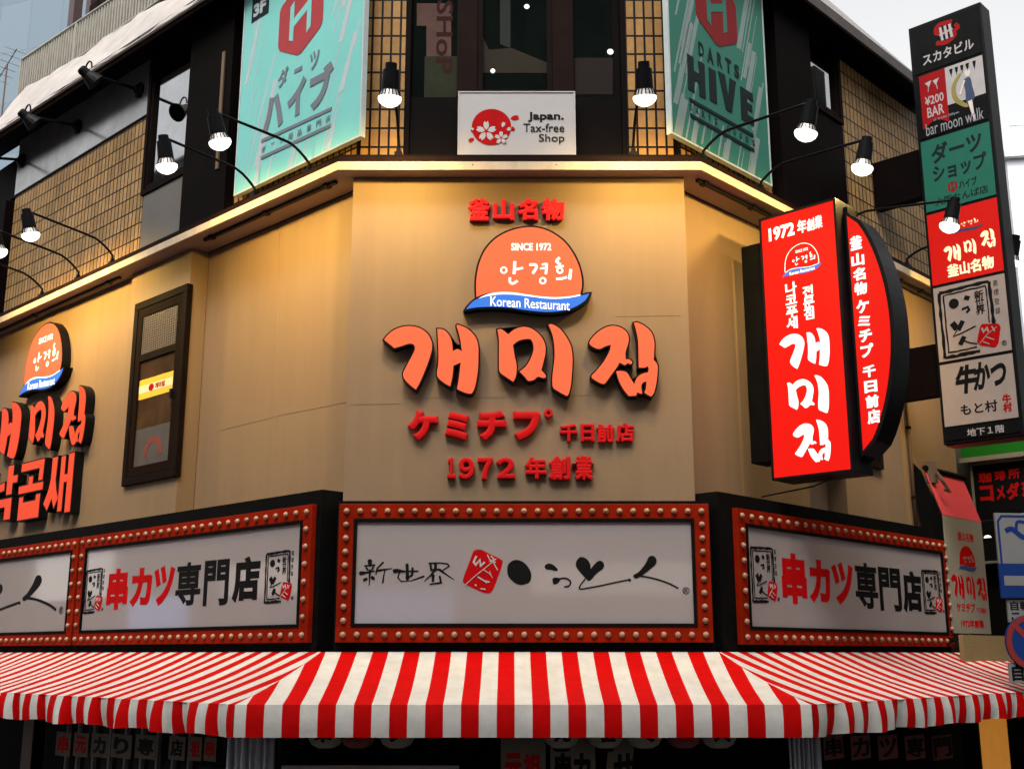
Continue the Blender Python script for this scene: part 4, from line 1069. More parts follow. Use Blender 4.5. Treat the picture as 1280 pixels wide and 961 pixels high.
def banner(fr, label, u0, u1, z0, z1, teal):
    d = 0.115
    t = Thing('shop_banner', label, 'banner', fr, ((u0 + u1) / 2, d - 0.03, z0), 'green banners on the upper floor')
    c = t.mb(); c.box(u0, u1, d - 0.02, d, z0, z1); fc = t.add('sheet', c, teal)
    c = t.mb(); c.frame(u0 - 0.02, u1 + 0.02, z0 - 0.02, z1 + 0.02, 0.019, d - 0.05, d + 0.006); t.add('batten_frame', c, mat('banner_edge', (0.45, 0.5, 0.48), 0.4))
    return t, fc, d
bL0 = FL.on(295, 248, .115)[0]; bL1 = FL.on(449, 181, .115)[0]
t, fc, d = banner(FL, 'green banner with grey katakana and pale streaks, left of the corner window', bL0 - 0.02, bL1, Z(4.60), Z(7.27), M_TEAL)
t.add('streak_pattern', streaks(t, bL0, bL1, Z(4.60), Z(7.26), d, 11), M_STREAK, fc)
P1 = lambda x, y: FL.on(290 + x / 3.77, y / 3.77, d)
ub0 = P1(222, 160)[0]; ub1 = P1(430, 70)[0]; zb = P1(312, 265)[1]
hw = ub1 - ub0; hex_logo(t, (ub0 + ub1) / 2, zb + hw * 0.58, hw, hw * 1.16, d + 0.004, fc, M_TRED)
bq = lambda xl, xr, yt, yb: box_px(FL, d, 290 + xl / 3.77, 290 + xr / 3.77, yt / 3.77, yb / 3.77)
s = t.mb()
for ch, q, b in (('ダ', (218, 268, 322, 406), .03), ('ー', (296, 332, 318, 338), .03), ('ツ', (368, 414, 240, 325), .03), ('ハ', (148, 245, 450, 612), .07), ('イ', (262, 350, 375, 545), .06), ('ブ', (368, 480, 312, 500), .06)): s.text(ch, bq(*q), d + 0.0055, 0.002, b)
for (xa, ya), (xb, yb) in (((140, 665), (470, 512)), ((138, 744), (467, 590))): s.stroke([P1(xa, ya), P1(xb, yb)], 0.035, d + 0.0042)
for ch, q in (('ダ', (140, 160, 690, 718)), ('ー', (186, 204, 672, 676)), ('ツ', (226, 246, 648, 674)), ('用', (267, 287, 628, 656)), ('品', (310, 330, 610, 638)), ('専', (355, 375, 588, 618)), ('門', (400, 422, 566, 596)), ('店', (444, 466, 544, 574))): s.text(ch, bq(*q), d + 0.0055, 0.002, 0.01)
t.add('banner_lettering', s, M_TGREY, fc)
s = t.mb(); q = bq(95, 175, 0, 84); s.box(q[0], q[1], d + 0.0005, d + 0.004, q[2], q[3] + 0.1); bd = t.add('floor_badge', s, M_TINK, fc)
s = t.mb(); q = bq(104, 162, 8, 66); s.text('3F', q, d + 0.006, 0.002, 0.05); t.add('badge_lettering', s, M_STREAK, bd)

bR0 = FR.on(841, 179, .115)[0]; bR1 = FR.on(964, 240, .115)[0]
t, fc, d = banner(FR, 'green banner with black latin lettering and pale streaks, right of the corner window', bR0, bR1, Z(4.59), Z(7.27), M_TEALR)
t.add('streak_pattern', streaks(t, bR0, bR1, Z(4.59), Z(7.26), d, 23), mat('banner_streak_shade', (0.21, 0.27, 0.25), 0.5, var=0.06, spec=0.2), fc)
P2 = lambda x, y: FR.on(830 + x / 3.847, y / 3.847, d)
ub0 = P2(152, 60)[0]; ub1 = P2(348, 120)[0]; zb = P2(265, 230)[1]
hw = ub1 - ub0; hex_logo(t, (ub0 + ub1) / 2, zb + hw * 0.56, hw, hw * 1.12, d + 0.004, fc, M_TRED2)
bq = lambda xl, xr, yt, yb: box_px(FR, d, 830 + xl / 3.847, 830 + xr / 3.847, yt / 3.847, yb / 3.847)
s = t.mb()
for ch, q in (('D', (164, 190, 206, 270)), ('A', (206, 236, 230, 304)), ('R', (254, 278, 258, 322)), ('T', (294, 322, 284, 350)), ('S', (336, 360, 312, 374))): s.text(ch, bq(*q), d + 0.0055, 0.002, 0.03)
def blk(q, polys):
    u0_, u1_, z0_, z1_ = bq(*q)
    for p in polys: s.flat([(u0_ + (u1_-u0_) * x, z1_ - (z1_-z0_) * y) for x, y in p], d + 0.0042)
blk((112, 196, 285, 450), [[(0,0),(.36,0),(.36,.38),(.64,.38),(.64,0),(1,0),(1,1),(.64,1),(.64,.64),(.36,.64),(.36,1),(0,1)]])
blk((216, 250, 335, 488), [[(0,0),(1,0),(1,1),(0,1)]])
blk((262, 348, 370, 530), [[(0,0),(.37,0),(.52,.62),(.64,0),(1,0),(.68,1),(.36,1)]])
blk((368, 428, 435, 586), [[(0,0),(1,0),(1,.24),(.52,.24),(.52,.38),(.9,.38),(.9,.60),(.52,.60),(.52,.76),(1,.76),(1,1),(0,1)]])
for (xa, ya), (xb, yb) in (((122, 478), (428, 652)), ((124, 552), (432, 724))): s.stroke([P2(xa, ya), P2(xb, yb)], 0.035, d + 0.0042)
for i, ch in enumerate('DARTS GOODS'):
    if ch != ' ':
        x = 121 + i * 30; y = 516 + i * 17.2; s.text(ch, bq(x, x + 12, y - 14, y + 14), d + 0.0055, 0.002, 0.012)
t.add('banner_lettering', s, M_TINK, fc)

# ------------------------------------------------------------------ tax-free board
DB = 0.05
q = [FC.on(573, 114, DB), FC.on(719, 114, DB), FC.on(720, 198, DB), FC.on(571.5, 198.5, DB)]
u0, u1, z0, z1 = (q[0][0] + q[3][0]) / 2, (q[1][0] + q[2][0]) / 2, q[2][1], q[0][1]
tf = Thing('taxfree_board', 'white board with a red blossom disc and latin lettering, below the corner window', 'sign board', FC, ((u0 + u1) / 2, DB, z0))
c = tf.mb(); c.box(u0, u1, DB - 0.10, DB - 0.004, z0, z1); bo = tf.add('board', c, M_WHITE)
c = tf.mb(); c.frame(u0, u1, z0, z1, 0.012, DB - 0.0035, DB + 0.004); tf.add('edge_trim', c, M_PETAL)
PT = lambda x, y: FC.on(570 + x / 8.258, 105 + y / 8.258, DB)
s = tf.mb(); cu, cz = PT(366, 441); ru = abs(PT(570, 441)[0] - cu); rz = abs(PT(366, 628)[1] - cz)
s.disc(cu, cz, ru, rz, DB, 40)
def petal(x, y, ang, L, Wd, dd, notch=True):
    ca, sa = math.cos(R(ang)), math.sin(R(ang))
    p = [(0, 0), (.3, .42), (.65, .5), (1.0, .28), (.82, 0), (1.0, -.28), (.65, -.5), (.3, -.42)]
    return [PT(x + ca * a * L - sa * b * Wd, y - (sa * a * L + ca * b * Wd)) for a, b in p]
for x, y, a, L, W_ in ((562, 355, 10, 90, 50), (188, 560, 205, 66, 40), (175, 500, 110, 40, 30), (570, 470, 30, 40, 44), (490, 596, -20, 32, 26)): s.flat(petal(x, y, a, L, W_, DB), DB)
dk = tf.add('blossom_disc', s, M_REDINK, bo)
s = tf.mb()
for k in range(5): s.flat(petal(312 + 14 * math.cos(R(90 + 72 * k)), 487 - 14 * math.sin(R(90 + 72 * k)), 90 + 72 * k, 92, 58, DB), DB + 0.002)
for k in range(5): s.flat(petal(466 + 8 * math.cos(R(90 + 72 * k)), 556 - 8 * math.sin(R(90 + 72 * k)), 90 + 72 * k, 62, 38, DB), DB + 0.002)
s.flat(petal(478, 446, 70, 56, 36, DB), DB + 0.002); s.flat(petal(524, 476, 25, 48, 38, DB), DB + 0.002); s.flat(petal(168, 480, 80, 30, 26, DB), DB + 0.002)
tf.add('blossoms', s, M_PETAL, dk)
bq = lambda xl, xr, yt, yb: box_px(FC, DB, 570 + xl / 8.258, 570 + xr / 8.258, 105 + yt / 8.258, 105 + yb / 8.258)
s = tf.mb(); s.text('Japan.', bq(742, 1112, 287, 388), DB + 0.001, 0.002, 0.028); s.text('Tax-free', bq(695, 1118, 406, 494), DB + 0.001, 0.002, 0.004); s.text('Shop', bq(856, 1120, 514, 618), DB + 0.001, 0.002, 0.004); tf.add('board_lettering', s, M_INK, bo)

# ------------------------------------------------------------------ red projecting sign
FS = sign_frame(0.90)
rs = Thing('projecting_sign', 'tall red illuminated sign with white Korean lettering, projecting from the right wall', 'illuminated sign', FS, (0.62, 0, Z(1.5)))
u0 = (FS.on(947, 275)[0] + FS.on(968, 600)[0]) / 2; u1 = (FS.on(1043, 252)[0] + FS.on(1069, 587)[0]) / 2
z0 = FS.on(968, 600)[1]; z1 = FS.on(947, 275)[1]
c = rs.mb(); c.box(u0, u1, -0.36, -0.003, z0, z1); rs.add('casing', c, M_BLACKM, bevel=0.008)
c = rs.mb(); c.frame(u0, u1, z0, z1, 0.022, -0.002, 0.012); rs.add('rim', c, M_BLACKM)
c = rs.mb(); c.box(u0 + 0.0225, u1 - 0.0225, -0.002, 0.006, z0 + 0.0225, z1 - 0.0225); fc = rs.add('face', c, M_REDLIT)
c = rs.mb(); wz0 = FS.on(942, 578)[1]; wz1 = FS.on(925, 308)[1]; c.box(0.0, u0 - 0.002, -0.30, -0.03, wz0, wz1); rs.add('wall_mount', c, M_BLACK, bevel=0.006)
dS = 0.006
bq = lambda xl, xr, yt, yb: box_px(FS, dS, xl, xr, yt, yb)
s = rs.mb(); s.text('1972', bq(961, 993, 281, 298), dS + 0.002, 0.002, 0.04); s.text('年', bq(996.5, 1008, 274, 291), dS + 0.002, 0.002, 0.03); s.text('創', bq(1008.5, 1018, 272.5, 288), dS + 0.002, 0.002, 0.03); s.text('業', bq(1018.5, 1028, 269, 285), dS + 0.002, 0.002, 0.03)
rs.add('year_lettering', s, M_WHITELIT, fc); s = rs.mb(); s.text('나\n코\n푸\n세', bq(982, 997, 352, 411), dS + 0.002, 0.002, 0.03, lead=0.92); rs.add('side_lettering', s, M_WHITELIT, fc); s = rs.mb(); s.text('전\n문\n점', bq(1004, 1018, 356, 399), dS + 0.002, 0.002, 0.03, lead=0.92); rs.add('side_lettering', s, M_WHITELIT, fc)

for shp, q in ((GAE, (975, 1037, 413, 462)), (MI, (985, 1036, 470, 519)), (JIP, (992, 1038, 525, 578))):
    b = bq(*q); mp = fit(shp, b); s = rs.mb()
    for p in shp: s.flat(smooth([mp(x) for x in p], 4), dS + 0.001)
    rs.add('brush_letter', s, M_WHITELIT, fc)
b = bq(977, 1026, 304, 342); mp = fit([smooth(DOME, 3), smooth(BAND, 3)], b); wsc = (b[1] - b[0]) / 155
s = rs.mb(); s.stroke(smooth([mp(p)[:2] for p in DOME], 3), 0.006, dS + 0.001, closed=True); ol = rs.add('dome_outline', s, M_WHITELIT, fc)
script_on(rs, FS, mp, wsc, dS + 0.001, 'dome_script', M_WHITELIT, fc)
s = rs.mb(); s.flat(smooth([mp(p) for p in BAND], 3), dS + 0.002); rs.add('dome_band', s, M_BLUELIT, fc)
s = rs.mb(); bb2 = lambda x0, x1, y0, y1: (mp((x0, y0))[0], mp((x1, y0))[0], mp((x0, y1))[1], mp((x0, y0))[1]); s.text('SINCE 1972', bb2(640, 689, 303, 313), dS + 0.002, 0.002, 0.02); s.text('Korean Restaurant', bb2(613, 712, 374, 386), dS + 0.005, 0.002, 0.01); rs.add('dome_lettering', s, M_WHITELIT, fc)
# bow-shaped second box on the outer edge
d2 = -0.10
arc_px = [(1057, 271), (1070, 278), (1085, 302), (1098, 340), (1108, 385), (1115, 440), (1117, 490), (1113, 525), (1102, 548), (1085, 562), (1080, 556)]
pin = [FS.on(px, py, d2) for px, py in arc_px]
ui = (FS.on(1057, 271, d2)[0] + FS.on(1080, 556, d2)[0]) / 2
zi0, zi1 = FS.on(1081, 562, d2)[1], FS.on(1057, 270, d2)[1]
um = FS.on(1117, 470, d2)[0]
arc = [(ui, zi1)] + [(ui + (um - ui) * math.sin(math.pi * k / 24) ** 0.62, zi1 - (zi1 - zi0) * (k / 24)) for k in range(1, 24)] + [(ui, zi0)]
c = rs.mb(); c.prism(grow(arc, 0.035), -0.40, d2 - 0.006); cas = rs.add('bow_casing', c, M_BLACKM)
c = rs.mb(); c.prism(arc, d2 - 0.010, d2); bf = rs.add('bow_face', c, M_REDLIT)
c = rs.mb(); c.box(u1 + 0.002, ui - 0.005, -0.30, d2 - 0.03, z0 + 0.12, z1 - 0.06); rs.add('joining_post', c, M_BLACK)
s = rs.mb()
bq = lambda xl, xr, yt, yb: box_px(FS, d2, xl, xr, yt, yb)
chs = '釜山名物ケミチプ千日前店'
ys = [(310.5, 321), (329, 340), (346, 357), (363, 374), (383, 395), (403, 413), (420, 431), (436, 448), (465, 477), (483, 494), (500, 511), (519, 531)]
ys = [(294, 312), (316, 332), (334, 350), (352, 368), (374, 391), (394, 408), (411, 427), (429, 446), (456, 471), (475, 490), (493, 509), (511, 529)]
for i, ch in enumerate(chs):
    yc = (ys[i][0] + ys[i][1]) / 2; xc = 1070 + (1092.5 - 1070) * (yc - 302) / (520 - 302)
    s.text(ch, bq(xc - 8, xc + 8, ys[i][0], ys[i][1]), d2 + 0.002, 0.002, 0.045)
rs.add('bow_lettering', s, M_WHITELIT, bf)
c = rs.mb(); c.tube([(u0 + 0.5, -0.2, z0), (u0 + 0.3, -0.2, z0 - 0.06), (0.05, -0.1, z0 - 0.12)], 0.008, 6); rs.add('power_cable', c, M_BLACKM)
# junction box under the sign on the pilaster
jb = MB(FR, (3.3, 0.06, Z(1.95))); uu0 = FR.on(1043, 590, .08)[0]; uu1 = FR.on(1103, 600, .08)[0]
jb.frame(uu0, uu1, Z(1.93), Z(3.9), 0.07, 0.03, 0.11)
nw = Thing('narrow_window', 'dark narrow window on the right pilaster, mostly hidden behind the red projecting sign', 'window', FR, (3.3, 0.06, Z(1.93)))
c = nw.mb(); c.frame(uu0, uu1, Z(1.93), Z(3.9), 0.07, 0.03, 0.11); nw.add('outer_frame', c, M_BRONZE)
c = nw.mb(); c.box(uu0 + 0.072, uu1 - 0.072, 0.061, 0.07, Z(2.002), Z(3.828)); nw.add('pane', c, M_DGLASS)
# drain pipe
dp_ = Thing('drain_pipe', 'thin beige drain pipe running down the right wall beside the pilaster', 'pipe', FR, (FR.on(1132, 500)[0], 0.04, Z(1.4)))
up = FR.on(1134, 560)[0]
c = dp_.mb(); c.tube([(up, 0.035, Z(1.36)), (up, 0.035, Z(4.2))], 0.022, 10); dp_.add('pipe', c, M_WALL, smooth_=True)
for z in (Z(1.7), Z(2.5), Z(3.3)):
    c = dp_.mb(); c.lathe((up, 0.035, z), (0, 0, 1), [(0, 0.03), (0.03, 0.03)], 10); dp_.add('bracket', c, M_BRONZE)

# ------------------------------------------------------------------ totem of tenant signs
FT = sign_frame(3.85)
tt = Thing('totem_sign', 'tall black totem of stacked tenant panels projecting from the right wall', 'totem sign', FT, (1.0, 0, Z(2.2)))
t0, t1 = (FT.on(1130, 38)[0] + FT.on(1185, 555)[0]) / 2, FT.on(1225, 0)[0]
tz0, tz1 = FT.on(1185, 555)[1], FT.on(1130, 38)[1]
c = tt.mb(); c.box(t0, t1, -0.26, -0.003, tz0, tz1); tt.add('casing', c, M_BLACKM, bevel=0.01)
c = tt.mb(); c.box(t0 + 0.02, t1 - 0.02, -0.24, -0.02, tz0 - 0.015, tz0 - 0.001); tt.add('base_plate', c, mat('maroon_base', (0.12, 0.012, 0.012), 0.4))
zl = lambda x, y: FT.on(x, y)[1]
cuts = [tz1 - 0.03, zl(1139, 98), zl(1146, 178), zl(1157, 268), zl(1165.7, 359), zl(1177.7, 454), zl(1184, 535), tz0 + 0.02]
M_TOTB = mat('totem_black_panel', (0.005, 0.005, 0.005), 0.45, var=0.2, spec=0.06)
M_TOTW = mat('totem_white_panel', (0.30, 0.235, 0.20), 0.45, var=0.06, spec=0.2)
M_TOTG = mat('totem_green_panel', (0.018, 0.12, 0.08), 0.45, var=0.06, spec=0.1)
M_TOTR = mat('totem_red_panel', (0.30, 0.006, 0.004), 0.4, spec=0.1, var=0.05, emit=(180, 18, 10), es=0.75)
pan = []
for i, (m, nm) in enumerate(((M_TOTB, 'header_panel'), (M_TOTB, 'bar_panel'), (M_TOTG, 'green_panel'), (M_TOTR, 'red_panel'), (M_TOTW, 'emblem_panel'), (M_TOTW, 'beef_panel'), (M_TOTB, 'floor_panel'))):
    c = tt.mb(); c.box(t0 + 0.035, t1 - 0.035, -0.002, 0.006, cuts[i+1] + 0.018, cuts[i] - 0.018); pan.append(tt.add(nm, c, m))
dT = 0.006
def cell(i, x0, x1, y0, y1):        # fractions of panel i, y down
    a, b = cuts[i] - 0.018, cuts[i+1] + 0.018; W = t1 - t0 - 0.07
    return (t0 + 0.035 + W * x0, t0 + 0.035 + W * x1, a - (a - b) * y1, a - (a - b) * y0)
def pt(i, x, y): q = cell(i, x, x, y, y); return (q[0], q[2])
M_TWH = mat('totem_pale_ink', (0.36, 0.33, 0.32), 0.5)
s = tt.mb(); s.stroke(smooth([pt(0, .62, .12), pt(0, .42, .10), pt(0, .38, .25), pt(0, .55, .30), pt(0, .64, .42), pt(0, .52, .52), pt(0, .36, .47)], 4, False), 0.055, dT); s.stroke(smooth([pt(0, .66, .2), pt(0, .70, .3), pt(0, .62, .34)], 4, False), 0.045, dT); tt.add('emblem_red', s, mat('totem_red_ink', (0.26, 0.006, 0.007), 0.5, spec=0.08), pan[0])
s = tt.mb()
for x in (.45, .52, .59): s.stroke([pt(0, x - .01, .16), pt(0, x + .01, .46)], 0.03, dT + 0.004)
s.stroke([pt(0, .42, .33), pt(0, .62, .28)], 0.02, dT + 0.004)
tt.add('emblem_white', s, M_TWH, pan[0])
s = tt.mb(); s.text('スカタビル', cell(0, .14, .90, .62, .86), dT + 0.001, 0.002, 0.02); tt.add('header_lettering', s, M_TWH, pan[0])
# bar panel
s = tt.mb(); s.flat([pt(1, .42, 0.0), pt(1, 1, 0.0), pt(1, 1, .60), pt(1, .42, .60)], dT); tt.add('pale_field', s, M_TWH, pan[1])
s = tt.mb(); s.flat([pt(1, .06, 0.0), pt(1, .45, 0.0), pt(1, .45, .86), pt(1, .255, .74), pt(1, .06, .86)], dT + 0.001); pnn = tt.add('red_pennant', s, mat('totem_red_ink', (0.26, 0.006, 0.007), 0.5, spec=0.08), pan[1])
s = tt.mb(); s.text('¥200', cell(1, .12, .40, .36, .50), dT + 0.003, 0.002, 0.015); s.text('BAR', cell(1, .14, .39, .54, .70), dT + 0.003, 0.002, 0.015)
for x0, k in ((.19, 1), (.31, -1)):
    s.flat([pt(1, x0 - .05, .14), pt(1, x0 + .05, .12), pt(1, x0 + .01 * k, .22)], dT + 0.002); s.stroke([pt(1, x0, .2), pt(1, x0 - .01 * k, .29)], 0.008, dT + 0.002)
tt.add('pennant_print', s, M_TWH, pnn)
s = tt.mb(); s.stroke(smooth([pt(1, .68, .16), pt(1, .56, .34), pt(1, .58, .56), pt(1, .74, .72)], 5, False), [0.004] + [0.035 + 0.02 * math.sin(math.pi * k / 15) for k in range(14)] + [0.006], dT + 0.002); tt.add('crescent_moon', s, mat('dull_gold', (0.22, 0.17, 0.03), 0.5), pan[1])
s = tt.mb(); s.flat(smooth([pt(1, .70, .30), pt(1, .80, .28), pt(1, .82, .42), pt(1, .84, .62), pt(1, .72, .66), pt(1, .72, .46)], 3), dT + 0.004); tt.add('blue_dress', s, mat('navy_ink', (0.012, 0.03, 0.08), 0.5), pan[1])
s = tt.mb(); s.stroke([pt(1, .77, .64), pt(1, .79, .80), pt(1, .81, .95)], [0.05, 0.035, 0.012], dT + 0.005); s.disc(*pt(1, .77, .20), 0.035, 0.045, dT + 0.003, 12); s.stroke([pt(1, .72, .3), pt(1, .64, .50)], 0.02, dT + 0.005); tt.add('pale_figure', s, mat('figure_pale', (0.62, 0.52, 0.47), 0.5), pan[1])
s = tt.mb(); s.text('bar moon walk', cell(1, .10, .94, .79, .98), dT + 0.006, 0.002, 0.0); s.text('all drinks 200yen', cell(1, .22, .60, .74, .79), dT + 0.006, 0.002, 0.0); tt.add('bar_lettering', s, mat('grey_ink', (0.25, 0.25, 0.27), 0.5), pan[1])
s = tt.mb()
for k, x in enumerate((.54, .62, .70, .78, .88)):
    s.flat([pt(1, x - .025, .05), pt(1, x + .025, .05), pt(1, x + .012, .13), pt(1, x - .012, .13)], dT + 0.003); s.stroke([pt(1, x, .12), pt(1, x, .17)], 0.006, dT + 0.003)
tt.add('drink_icons', s, M_INK, pan[1])
# green panel
s = tt.mb(); s.text('ダーツ', cell(2, .14, .88, .08, .36), dT + 0.001, 0.002, 0.035); s.text('ショップ', cell(2, .14, .92, .38, .62), dT + 0.001, 0.002, 0.035); s.text('ハイブ', cell(2, .50, .76, .68, .80), dT + 0.001, 0.002, 0.03); s.text('大阪なんば店', cell(2, .14, .90, .84, .95), dT + 0.001, 0.002, 0.015); tt.add('green_lettering', s, M_TINK, pan[2])
q = cell(2, .34, .48, .66, .82); hex_logo(tt, (q[0]+q[1])/2, (q[2]+q[3])/2, q[1]-q[0], (q[3]-q[2]), dT, pan[2], M_TRED2)
# red panel
M_CREAM = mat('lit_cream_vinyl', (0.75, 0.6, 0.4), 0.4, emit=(246, 214, 150), es=0.8)
for shp, x0, x1, y0, y1 in ((GAE, .20, .44, .48, .74), (MI, .49, .66, .46, .70), (JIP, .73, .93, .38, .66)):
    mp = fit(shp, cell(3, x0, x1, y0 + .02, y1)); s = tt.mb()
    for p in shp: s.flat(smooth([mp(x) for x in p], 3), dT + 0.001)
    tt.add('brush_letter', s, M_CREAM, pan[3])
s = tt.mb(); s.text('釜山名物', cell(3, .22, .88, .76, .94), dT + 0.001, 0.002, 0.04); tt.add('red_panel_lettering', s, M_CREAM, pan[3])
b = cell(3, .36, .78, .12, .36); mp = fit([smooth(DOME, 3), smooth(BAND, 3)], b); script_on(tt, FT, mp, (b[1]-b[0]) / 175, dT + 0.001, 'dome_script', M_CREAM, pan[3])
s = tt.mb(); s.flat(smooth([mp(p) for p in BAND], 3), dT + 0.001); tt.add('dome_band', s, mat('navy_ink', (0.012, 0.03, 0.08), 0.5), pan[3])
# emblem panel
b = cell(4, .08, .92, .06, .96); square_logo(tt, FT, b, dT + 0.001, pan[4], paper=M_TOTW)
# beef panel
s = tt.mb(); s.text('牛', cell(5, .20, .50, .06, .52), dT + 0.001, 0.002, 0.05, shear=.12); s.text('かつ', cell(5, .46, .90, .05, .50), dT + 0.001, 0.002, 0.045, shear=.1); s.text('もと村', cell(5, .24, .74, .68, .86), dT + 0.001, 0.002, 0.025); tt.add('brush_characters', s, M_INK, pan[5])
s = tt.mb(); s.text('牛\n村', cell(5, .81, .93, .62, .90), dT + 0.001, 0.002, 0.05, lead=.9); tt.add('red_seal', s, mat('totem_red_ink', (0.26, 0.006, 0.007), 0.5, spec=0.08), pan[5])
s = tt.mb(); s.text('地下１階', cell(6, .30, .80, .15, .85), dT + 0.001, 0.002, 0.01); tt.add('floor_lettering', s, M_TWH, pan[6])
for (pa, pb) in (((1095, 200), (1095, 258)), ((1118, 437), (1118, 500))):
    za, zb = FT.on(*pa)[1], FT.on(*pb)[1]
    c = tt.mb(); c.box(-0.02, t0 - 0.002, -0.22, -0.06, zb, za); tt.add('wall_bracket', c, M_DARK)

# ------------------------------------------------------------------ lamps
M_LENS = mat('lamp_lens', (0.9, 0.9, 0.85), 0.3, var=0.0, emit=(255, 250, 236), es=2.2)
M_FIN = mat('lamp_heatsink', (0.55, 0.50, 0.46), 0.35, 0.5, var=0.1)
LAMP_W = 90.0
def clip_lamp(fr, label, foot_px, bulb_px, d_foot=0.16, dmin=None, slant=(0, -0.28, -0.96), du=0.0, group='clamp lamps along the cornice'):
    uf, zf = fr.on(foot_px[0], foot_px[1], d_foot); zf = Z(ZT + 0.152)
    if du: pass
    ul = uf + du
    db, zb = fr.at_u(bulb_px[0], bulb_px[1], ul)
    if dmin is not None:                      # the lamp hangs off sideways: fix its reach and solve u instead
        db = dmin
        ul, zb = fr.on(bulb_px[0], bulb_px[1], db)
    t = Thing('clamp_lamp', label, 'lamp', fr, (uf, d_foot, zf), group)
    jit = random.Random(int(foot_px[0] * 7)); ax = (Vector(slant) + Vector((jit.uniform(-.07, .07), jit.uniform(-.06, .08), 0))).normalized()
    c_ = Vector((ul, db, zb))                 # centre of the lens
    top = c_ - ax * 0.31
    f = t.mb(); f.box(uf - 0.035, uf + 0.035, d_foot - 0.035, d_foot + 0.035, zf, zf + 0.05); f.box(uf - 0.02, uf + 0.02, d_foot - 0.02, d_foot + 0.02, zf + 0.0505, zf + 0.085); t.add('foot_clamp', f, M_BLACKM, bevel=0.004)
    p0 = Vector((uf, d_foot, zf + 0.05)); p1 = Vector((uf, d_foot, zf + 0.12)); far = top
    dirv = (far - p1)
    path = [p0, p1] + [p1 + dirv * k + Vector((0, 0, 0.10 * (1 - (1 - min(1, k / 0.25)) ** 2) - 0.10 * max(0, (k - .25) / .75))) for k in (0.04, 0.09, 0.15, 0.22, 0.35, 0.6, 0.85, 1.0)]
    f = t.mb(); f.tube(path, 0.0135, 8); t.add('arm', f, M_BLACKM, smooth_=True)
    f = t.mb(); f.lathe(top - ax * 0.02, ax, [(0, 0.03), (0.004, 0.048), (0.06, 0.050), (0.061, 0.066), (0.17, 0.072), (0.225, 0.075), (0.23, 0.06)], 18); hs = t.add('socket', f, M_BLACKM)
    f = t.mb(); f.lathe(c_ - ax * 0.115, ax, [(0, 0.066), (0.02, 0.072), (0.045, 0.081), (0.075, 0.092)], 24); bo = t.add('bulb', f, M_FIN)
    f = t.mb()
    for k in range(16):
        a = 2 * math.pi * k / 16; x = ax.cross(Vector((1, 0, 0))).normalized(); y = ax.cross(x); r = x * math.cos(a) + y * math.sin(a)
        f.tube([c_ - ax * 0.10 + r * 0.072, c_ - ax * 0.05 + r * 0.089], 0.005, 4)
    t.add('cooling_fins', f, M_BLACKM, bo)
    f = t.mb(); f.lathe(c_ - ax * 0.045, ax, [(0, 0.097), (0.02, 0.099), (0.045, 0.088), (0.068, 0.062), (0.084, 0.025), (0.087, 0.001)], 24); t.add('lens', f, M_LENS, bo, smooth_=True)
    L = bpy.data.lights.new('lamp_light', 'SPOT'); L.energy = LAMP_W; L.spot_size = R(134); L.spot_blend = 1.0; L.color = (1.0, 0.65, 0.18); L.shadow_soft_size = 0.05
    o = bpy.data.objects.new('lamp_light', L); COL.objects.link(o); o.parent = t.o
    q = c_ + ax * 0.10
    o.location = (q.x - t.b[0], -(q.y - t.b[1]), q.z - t.b[2])
    aim = Vector((ax.x, -0.80, -0.60)); o.rotation_euler = Vector((aim.x, -aim.y, aim.z)).to_track_quat('-Z', 'Y').to_euler()
    return t, (ul, db, zb)
lamps = [
 (FC, 'lit clamp lamp in front of the tiles left of the white board', (498, 198), (487, 128), 1.12),
 (FC, 'lit clamp lamp in front of the tiles right of the white board', (792, 198), (806, 127), 1.12),
 (FL, 'lit clamp lamp whose arm crosses the green katakana banner', (385.7, 215), (276, 182), None),
 (FL, 'lit clamp lamp hanging before the tall left window', (318, 244), (209, 212), None),
 (FL, 'lit clamp lamp before the left tiled wall, right one of two near the picture edge', (141, 320), (39, 297), None),
 (FL, 'lit clamp lamp half cut off by the left picture edge', (98, 341), (-1, 318), None),
 (FL, 'clamp lamp out of the left picture edge, only its arm showing on the cornice', (53, 360), (-58, 341), None),
 (FR, 'lit clamp lamp whose arm crosses the green latin banner', (879.5, 202), (1006.5, 171), None),
 (FR, 'lit clamp lamp before the dark pillar above the red projecting sign', (952, 240), (1077, 214), None),
 (FR, 'lit clamp lamp hanging in front of the red totem panel', (1055, 300), (1186, 286), None),
 (FR, 'clamp lamp behind the totem, only its bent arm showing on the right cornice', (1134, 330), (1262, 330), None)]
for fr, lab, fp, bp, dm in lamps:
    t, q = clip_lamp(fr, lab, fp, bp, dmin=dm)

